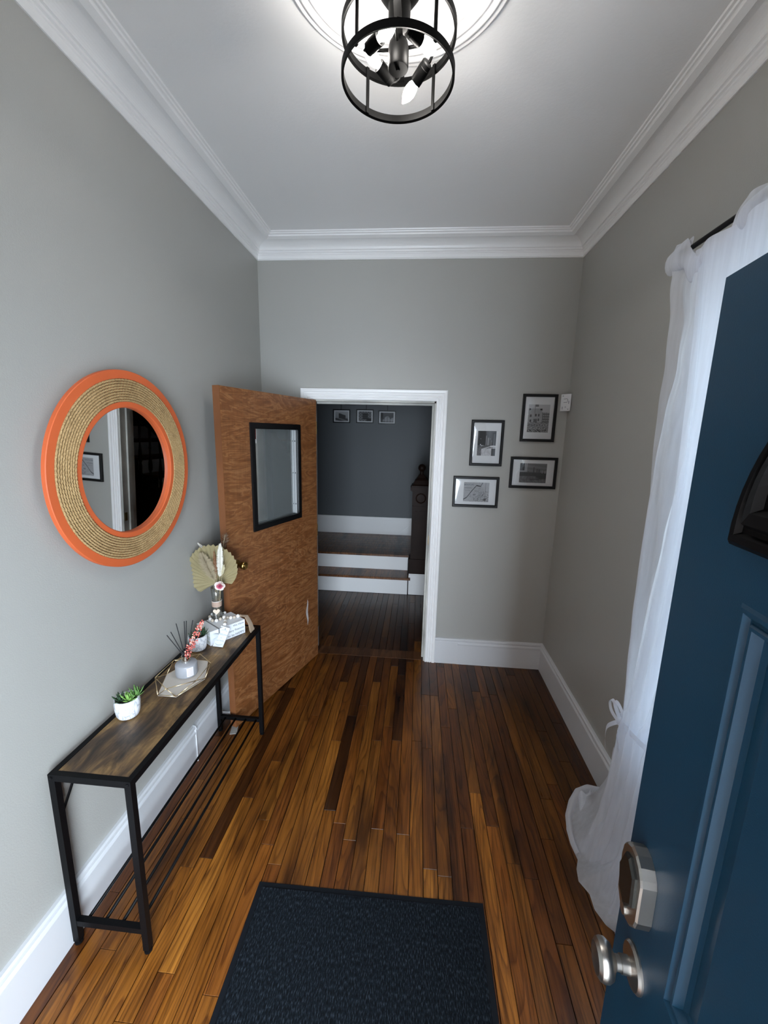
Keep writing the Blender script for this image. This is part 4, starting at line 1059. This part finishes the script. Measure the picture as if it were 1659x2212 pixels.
for v0, sg in ((.20, 1), (.86, -1)):
    for k in range(11):
        u = .18 + .064 * k; vv = v0 - sg * .05 * math.sin(PI * k / 10)
        mm_.add([TG(u - .03, vv + .012, .0036), TG(u, vv - .022, .0036), TG(u + .02, vv + .012, .0036), TG(u - .005, vv + .022, .0036)], [(0, 1, 2, 3)])
obj('leaf_print', mm_, inkl_m, tg)
obj('string_hole', MB().lathe([(.0028, 0), (.0028, .0008)], TG(.55, .10, .003), dirv=(Vector(TG(0, 0, 1)) - Vector(TG(0, 0, 0))), n=10), ink_m, tg)
m = MB()
for k in range(46):
    a = rs.uniform(-1, 1); b = rs.uniform(-1, 1); q0 = Vector((-.955, 2.045, BZ + .008)) + Vector((0, b * .004, a * .004))
    q1 = Vector((-.925 + a * .006, 2.046 + b * .012, BZ + .004 + abs(a) * .006)); q2 = Vector((-.900 + a * .004, 2.038 + b * .018, BZ - .030)); q3 = Vector((-.886 + a * .006, 2.030 + b * .024, TZ + .004 + rs.uniform(0, .01)))
    m.tube([q0, q1, q2, q3], .0012, 4)
obj('tassel', m, jute_m, gl, kind='stuff')
obj('tassel_knot', MB().sphere((-.957, 2.043, BZ + .009), .0075, 10, 8), jute_m, gl, smooth=True)

# ---- vase and dried flowers
vx, vy = -1.078, 2.020
vs = thing('glass_vase', 'slim clear glass vase with a leather band and wooden heart, on the books', 'vase', (vx, vy, BZ))
gp = [(.022, 0), (.0265, .003), (.027, .010), (.024, .045), (.0215, .080), (.0215, .100), (.0235, .130), (.027, .180), (.0255, .180), (.022, .130), (.020, .100), (.020, .080), (.0225, .045), (.0245, .010), (.0235, .007), (.001, .007)]
obj('glass', MB().lathe(gp, (vx, vy, BZ), n=36), vase_m, vs, smooth=True)
obj('leather_band', MB().lathe([(.0225, .072), (.0255, .072), (.0262, .076), (.0262, .098), (.0255, .102), (.0225, .102)], (vx, vy, BZ), n=32), leather_m, vs, smooth='auto')
obj('band_edge', MB().tube([(vx + .0262 * math.cos(2 * PI * k / 28), vy + .0262 * math.sin(2 * PI * k / 28), BZ + .103) for k in range(28)], .0018, 6, closed=True), plain('white_cord', (.8, .77, .72), .7), vs, smooth=True)
hp = []
for k in range(28):
    t = 2 * PI * k / 28; hp.append((.00112 * 16 * math.sin(t) ** 3, .00112 * (13 * math.cos(t) - 5 * math.cos(2 * t) - 2 * math.cos(3 * t) - math.cos(4 * t))))
hc = Vector((vx + .012, vy - .030, BZ + .052)); hu = Vector((.93, .37, 0)); hn = Vector((.37, -.93, 0))
v = []
for o_ in (0, .004):
    for a, b in hp: v.append(hc + hu * a + Vector((0, 0, b)) + hn * o_)
hrt = MB().add(v, [tuple(range(27, -1, -1)), tuple(range(28, 56))] + [(i, (i + 1) % 28, (i + 1) % 28 + 28, i + 28) for i in range(28)])
ho = fixnormals(obj('wooden_heart', hrt, heart_m, vs))
obj('heart_cord', MB().bar(hc + Vector((-.004, -.002, -.012)), hc + Vector((-.002, -.001, -.052)), .003, .002), bead_w, vs)
# palm fan
F0 = Vector((-1.074, 2.022, .985)); fu = Vector((.93, .30, .0)).normalized(); fv = Vector((.0, -.12, 1)).normalized(); fn_ = fu.cross(fv).normalized()
if fn_.y > 0: fn_ = -fn_
pf = thing('palm_fan', 'pleated dried palm leaf fan standing in the vase', 'dried leaf', tuple(F0))
m = MB(); NP = 52; v = []
def fanpt(k, t):
    a = math.radians(-62 + 304 * k / NP * 1.0)     # from lower right round to lower left
    ad = 238 - 287 * k / NP; a = math.radians(ad); bump = 1 + .20 * math.exp(-((ad - 238) / 38) ** 2)
    R_ = .127 * bump
    cx, cy = -.004, .102
    ex_, ey_ = cx + R_ * math.cos(a) * (.98), cy + R_ * 1.08 * math.sin(a)
    fold = (.0055 if k % 2 else -.0055) * t
    rim = 1 - (.025 if k % 2 else 0)
    p = F0 + fu * (ex_ * t * rim) + fv * (ey_ * t * rim + .0) + fn_ * (fold - .012 + .05 * t * t * .5)
    return p
for k in range(NP + 1):
    for t in (.03, .3, .65, 1.): v.append(fanpt(k, t))
m.add(v, [(k * 4 + j, k * 4 + j + 1, (k + 1) * 4 + j + 1, (k + 1) * 4 + j) for k in range(NP) for j in range(3)])
obj('fan_blade', m, palm_m, pf)
obj('stalk', MB().tube([F0 - fv * .005, Vector((vx - .004, vy, BZ + .10)), Vector((vx + .004, vy, BZ + .012))], .0025, 6), stem_m, pf)
def plume(name, lab, base, tip, wid, mat_, n, grp=None, hair=.012, stem_to=None, cat='dried flower', flat=.5):
    base, tip = Vector(base), Vector(tip); t = thing(name, lab, cat, tuple(base), group=grp); m = MB(); d = tip - base
    for k in range(n):
        f = rs.uniform(0, 1) ; c = base + d * f; a = rs.uniform(0, 2 * PI); w_ = wid * math.sin(PI * min(1, .10 + f * .86)) ** .6
        side = fu * math.cos(a) + fn_ * math.sin(a) * flat
        e = c + side * w_ * rs.uniform(.5, 1.1) + d.normalized() * hair * rs.uniform(.4, 1.2)
        mid = c.lerp(e, .55) + d.normalized() * hair * .12; pw = side.cross(d.normalized()).normalized() * .0009; pz = d.normalized() * .0012
        m.add([c - pz, c + pz, mid + pz, mid - pz + pw, e], [(0, 1, 2, 3), (3, 2, 4)])
    obj('plume', m, mat_, t, kind='stuff')
    obj('stem', MB().tube([tip, base, Vector(stem_to) if stem_to else Vector((vx + .006, vy + .004, BZ + .012))], .0013, 5), stem_m, t)
    return t
off = fn_ * .045
plume('pampas_plume', 'tall white pampas plume in front of the palm fan', Vector((-1.038, 2.00, 1.045)) + fn_ * .02, Vector((-1.020, 1.99, 1.228)) + fn_ * .03, .019, pampas_w, 1900, 'dried plumes in the vase', .014)
plume('pampas_plume', 'short white pampas plume poking out left of the palm fan', Vector((-1.125, 2.04, 1.155)), Vector((-1.172, 2.04, 1.205)), .012, pampas_w, 420, 'dried plumes in the vase', .010)
plume('pampas_plume', 'wide beige plume spread over the left of the palm fan', Vector((-1.070, 2.00, 1.02)) + fn_ * .015, Vector((-1.120, 1.995, 1.175)) + fn_ * .045, .040, pampas_b, 1500, 'dried plumes in the vase', .022)
plume('rust_grass', 'rust brown dried grass in the middle of the palm fan', Vector((-1.060, 2.00, 1.03)) + fn_ * .012, Vector((-1.060, 2.0, 1.185)) + fn_ * .030, .011, rust_m, 800, None, .010)
plume('fine_grass', 'dark fine grass tips sticking up above the palm fan', Vector((-1.045, 2.05, 1.17)), Vector((-1.030, 2.06, 1.255)), .030, plain('dark_grass', (.13, .09, .06), .9), 90, None, .016)
plume('bunny_tail', 'small pale grass head beside the white pampas plume', Vector((-1.018, 1.985, 1.06)) + fn_ * .02, Vector((-1.005, 1.985, 1.115)) + fn_ * .02, .010, plain('grass_pale', (.60, .55, .38), .9), 380, 'dried plumes in the vase', .010)
# rose
rc = Vector((-1.043, 2.010, 1.000)) + fn_ * .035
ros = thing('paper_rose', 'white and pink rose at the front of the dried flowers', 'flower', tuple(rc))
for ly, (R_, n_, mt, z_) in enumerate(((.0285, 5, rosew_m, 0), (.022, 5, rosew_m, .004), (.016, 4, MATS['rose_pink'], .008), (.011, 4, rosep_m, .010), (.006, 3, plain('rose_deep', (.50, .08, .17), .7), .012))):
    for k in range(n_):
        a0 = 2 * PI * k / n_ + ly * .7
        def pet(u, v, a0=a0, R_=R_, z_=z_):
            a = a0 + (u - .5) * 2 * PI / n_ * 1.5; rr = R_ * (.25 + .75 * v) * (1 - .35 * abs(2 * u - 1) ** 2.5)
            return rc + fu * rr * math.cos(a) + fv * rr * math.sin(a) + fn_ * (z_ + .010 * v * v + .004 * (u - .5) - .006)
        obj('petal', MB().grid(6, 4, pet), mt, ros, smooth=True)
obj('stem', MB().tube([rc - fn_ * .008, rc - fn_ * .03 - Vector((0, 0, .02)), Vector((vx + .008, vy, BZ + .10)), Vector((vx - .004, vy - .006, BZ + .012))], .0016, 6), stem_m, ros)

# ================================================================== PICTURES ON THE BACK WALL
def noise2(u, v, s=1): return .5 + .5 * math.sin(u * 37.7 * s + 5 * math.sin(v * 23.1 * s)) * math.sin(v * 41.3 * s + 4 * math.sin(u * 19.7 * s))
def t_castle(u, v):
    g = .46 + .1 * v
    if v < .36:
        g = .10 + .42 * noise2(u, v, 1.3) ** 1.4
        if noise2(u + .3, v, .45) > .8 and v < .12: g = .03
    elif u < .64 + .02 * math.sin(v * 3) and v < .86:
        g = .36 + .04 * noise2(u, v)
        for cx, cy in ((.12, .60), (.12, .42), (.36, .62), (.50, .62), (.36, .44), (.50, .45)):
            if abs(u - cx) < .04 and abs(v - cy) < .045: g = .10
        if abs(u - .35) < .09 and abs(v - .42) < .07: g = .08 + .14 * noise2(u, v, 2)
        if v > .80 and (abs(u - .08) < .04 or abs(u - .60) < .05): g = .06
    elif u >= .64 and v < .70 + .03 * (int(u * 26) % 2):
        g = .16 + .22 * (int(v * 22) % 2) * (int(u * 24) % 2)
    if abs(u - .31) < .008 and v > .68: g = .12
    if .31 < u < .47 and .92 < v < 1: g = .13 + .15 * ((u * 60) % 2 > 1)
    return g
def t_street(u, v):
    g = .018 + .03 * noise2(u, v, 1.6) * (u < .45)
    if u > .45 and v > .45: g = .05 + .10 * (1 - abs(u - .62) * 2.2)
    for cx, w_, top in ((.47, .03, .82), (.58, .05, .74), (.68, .04, .70), (.78, .05, .62), (.90, .10, .92)):
        if abs(u - cx) < w_ and v < top and v > .38: g = .24 if cx < .85 else .05
        if abs(u - cx) < w_ * .4 and .42 < v < top - .03: g = .42 if cx < .6 else .15
    r_ = (u - .25) * .5 + .2
    if v < .42: g = .14 + .5 * max(0, math.sin((v - .25 * u) * 40)) ** 2 * (u > .2)
    if v < .24 + .1 * u and u > .12: g = .55 + .15 * noise2(u, v, .4)
    if u < .24 and v < .30 + .2 * u: g = .10 + .2 * noise2(u, v, 1.3)
    if u > .78 and v < .30: g = .10
    if (u - .17) ** 2 + (v - .45) ** 2 < .0006 or (u - .17) ** 2 + (v - .68) ** 2 < .0003: g = .8
    if u > .72 and .34 < v < .41: g = .75
    return g
def t_harbor(u, v):
    g = .15 + .07 * v + .03 * math.sin(v * 30 + u * 4)
    if v < .34: g = .10 + .10 * noise2(u, v * .5, .6)
    if .34 < v < .54: g = .030 + .02 * noise2(u, v)
    for cx, w_, top in ((.52, .022, .80), (.64, .02, .74), (.72, .03, .72), (.84, .02, .66), (.94, .03, .64), (.32, .03, .58)):
        if abs(u - cx) < w_ and .5 < v < top: g = .07 if cx < .75 else .30
    if .40 < u < .98 and abs(v - (.12 + .12 * u)) < .022 * (1.2 - abs(u - .7) * 2): g = .015
    if u > .62 and .22 < v < .36 and v > .50 - .35 * u: g = .022
    if abs(u - .185) < .02 or abs(u - .25) < .012:
        if v > .60: g = .50
    if u < .18 and v > .63: g = .11 if not (.10 < u < .17 and v < .82) else .02
    if u < .28 and .55 < v < .63: g = .32
    return g
def t_map(u, v):
    g = .42 + .05 * noise2(u, v, .5)
    co = [(.0, .10), (.14, .22), (.30, .52), (.50, .84), (.66, .80), (.74, 1.0)]
    for a, b in zip(co, co[1:]):
        if a[0] <= u <= b[0]:
            y = a[1] + (b[1] - a[1]) * (u - a[0]) / (b[0] - a[0])
            if abs(v - y) < .028: g = .06
    dens = max(0, 1 - math.hypot((u - .80) * 1.3, (v - .30)) * 1.7)
    q1 = math.sin(u * 21 + 2.5 * math.sin(v * 9 + 1) + 1.7 * math.sin(u * 13 - v * 6)); q2 = math.sin(v * 19 - u * 8 + 2.2 * math.sin(u * 11 + 2) + math.sin(v * 23))
    if abs(q1) < .16 + .25 * dens and u > .38 and v < .55: g -= .2
    if abs(q2) < .14 + .25 * dens and u > .22 and v < .40: g -= .2
    if .42 < u < .70 and .45 < v < .75 and noise2(u, v, 1.1) > .86: g -= .22
    if abs(v - (.95 - (u - .62) * 2.4)) < .012 and u > .5: g -= .18
    if u > .84 and abs(u - .86) < .006: g = .15
    if .02 < u < .30 and abs(v - .70) < .018: g -= .18
    if .05 < u < .26 and (abs(v - .60) < .01 or abs(v - .55) < .008): g -= .12
    return max(.04, g)
def wall_frame(x0, x1, z0, z1, lab, fn, pu, pv, nx_, ny_, title=None):
    y = YB; b = .019; t = thing('picture_frame', lab, 'picture', ((x0 + x1) / 2, y, z0), group='black framed pictures on the back wall')
    v = []; PRF = [(0, 0), (0, .020), (.004, .023), (b - .004, .023), (b, .018), (b, .004)]
    for cx, cz, sx, sz in ((x0, z0, 1, 1), (x1, z0, -1, 1), (x1, z1, -1, -1), (x0, z1, 1, -1)):
        for w_, d in PRF: v.append((cx + sx * w_, y - d, cz + sz * w_))
    k = len(PRF); m = MB().add(v, [(i * k + j, i * k + j + 1, ((i + 1) % 4) * k + j + 1, ((i + 1) % 4) * k + j) for i in range(4) for j in range(k - 1)])
    fixnormals(obj('frame', m, blackw_m, t))
    mb_ = obj('mat_board', MB().box(x0 + b - .002, x1 - b + .002, y - .007, y - .002, z0 + b - .002, z1 - b + .002), paper_m, t)
    W_, H_ = x1 - x0, z1 - z0
    place = lambda u, v: (x0 + W_ * (pu[0] + (pu[1] - pu[0]) * u), y - .0075, z0 + H_ * (pv[0] + (pv[1] - pv[0]) * v))
    print_grid('print', nx_, ny_, place, fn, mb_)
    if title:
        s = text_mb(title, H_ * .075, lambda a, b_: (x0 + W_ * .245 + a, y - .0079, z0 + H_ * .705 + b_), bold=.0003); obj('lettering', s, ink_m, mb_)
    # slightly bowed plastic glazing
    def gz(u, v): 
        bow = .004 * math.sin(PI * u) ** .5 * math.sin(PI * v) ** .5 + .0016 * math.sin(7 * u + 2) * math.sin(5 * v)
        return (x0 + b + (W_ - 2 * b) * u, y - .010 - bow, z0 + b + (H_ - 2 * b) * v)
    obj('glazing', MB().grid(20, 20, gz), plex_m, t, smooth=True)
wall_frame(.721, .958, 1.783, 2.112, 'black frame highest on the back wall, photo of a building above a crowd', t_castle, (.19, .81), (.20, .785), 60, 78)
wall_frame(.374, .606, 1.600, 1.928, 'upright black frame left on the back wall, night street photo', t_street, (.22, .78), (.225, .765), 56, 78)
wall_frame(.671, 1.001, 1.446, 1.673, 'black frame near the right corner with a harbour skyline photo', t_harbor, (.215, .79), (.18, .80), 72, 52)
wall_frame(.267, .600, 1.291, 1.520, 'lowest black frame beside the doorway, old map print', t_map, (.24, .795), (.18, .81), 80, 58, 'BOSTON')

# white bracket plate across the corner
cb = thing('corner_bracket', 'small white slotted plastic bracket high in the back right corner', 'bracket', (1.003, 3.006, 2.0))
a0, a1 = Vector((.985, 3.032)), Vector((1.030, 2.972)); dn = (a1 - a0).normalized(); nn = Vector((-dn.y, dn.x)); nn = -nn if nn.y > 0 else nn
def CBP(u, d, z): return (a0.x + dn.x * u + nn.x * d, a0.y + dn.y * u + nn.y * d, z)
m = MB().box(0, .075, 0, .006, 1.998, 2.112); m.v = [CBP(*q) for q in m.v]; fixnormals(obj('plate', m, plug_m, cb))
m = MB()
for (u0, u1, z0, z1) in ((.010, .018, 2.098, 2.103), (.022, .050, 2.078, 2.081), (.022, .050, 2.055, 2.058), (.050, .053, 2.060, 2.078), (.060, .064, 2.046, 2.066), (.014, .018, 2.010, 2.028), (.036, .040, 2.020, 2.030), (.056, .064, 2.008, 2.013)):
    q = MB().box(u0, u1, .006, .0068, z0, z1); q.v = [CBP(*p) for p in q.v]; m.add(q.v, q.f)
fixnormals(obj('slot', m, ink_m, cb))

# ================================================================== DOOR MAT
dm = thing('door_mat', 'dark blue black ribbed door mat on the wood floor', 'mat', (-.127, .70, 0))
mt0, mt1, mu0, mu1 = -.580, .324, .06, 1.298
m = MB()
def rot(x_, y_, z_): return (x_, y_ + .012 * (x_ + .58) / .9, z_)
m.bbox(mt0, mt1, mu0, mu1, .0006, .004, .002); m.xf(rot); obj('rubber_border', m, mat_rubber, dm)
m = MB().bbox(mt0 + .020, mt1 - .020, mu0 + .020, mu1 - .020, .003, .0085, .003); m.xf(rot); obj('carpet_pile', m, carpet_m, dm)
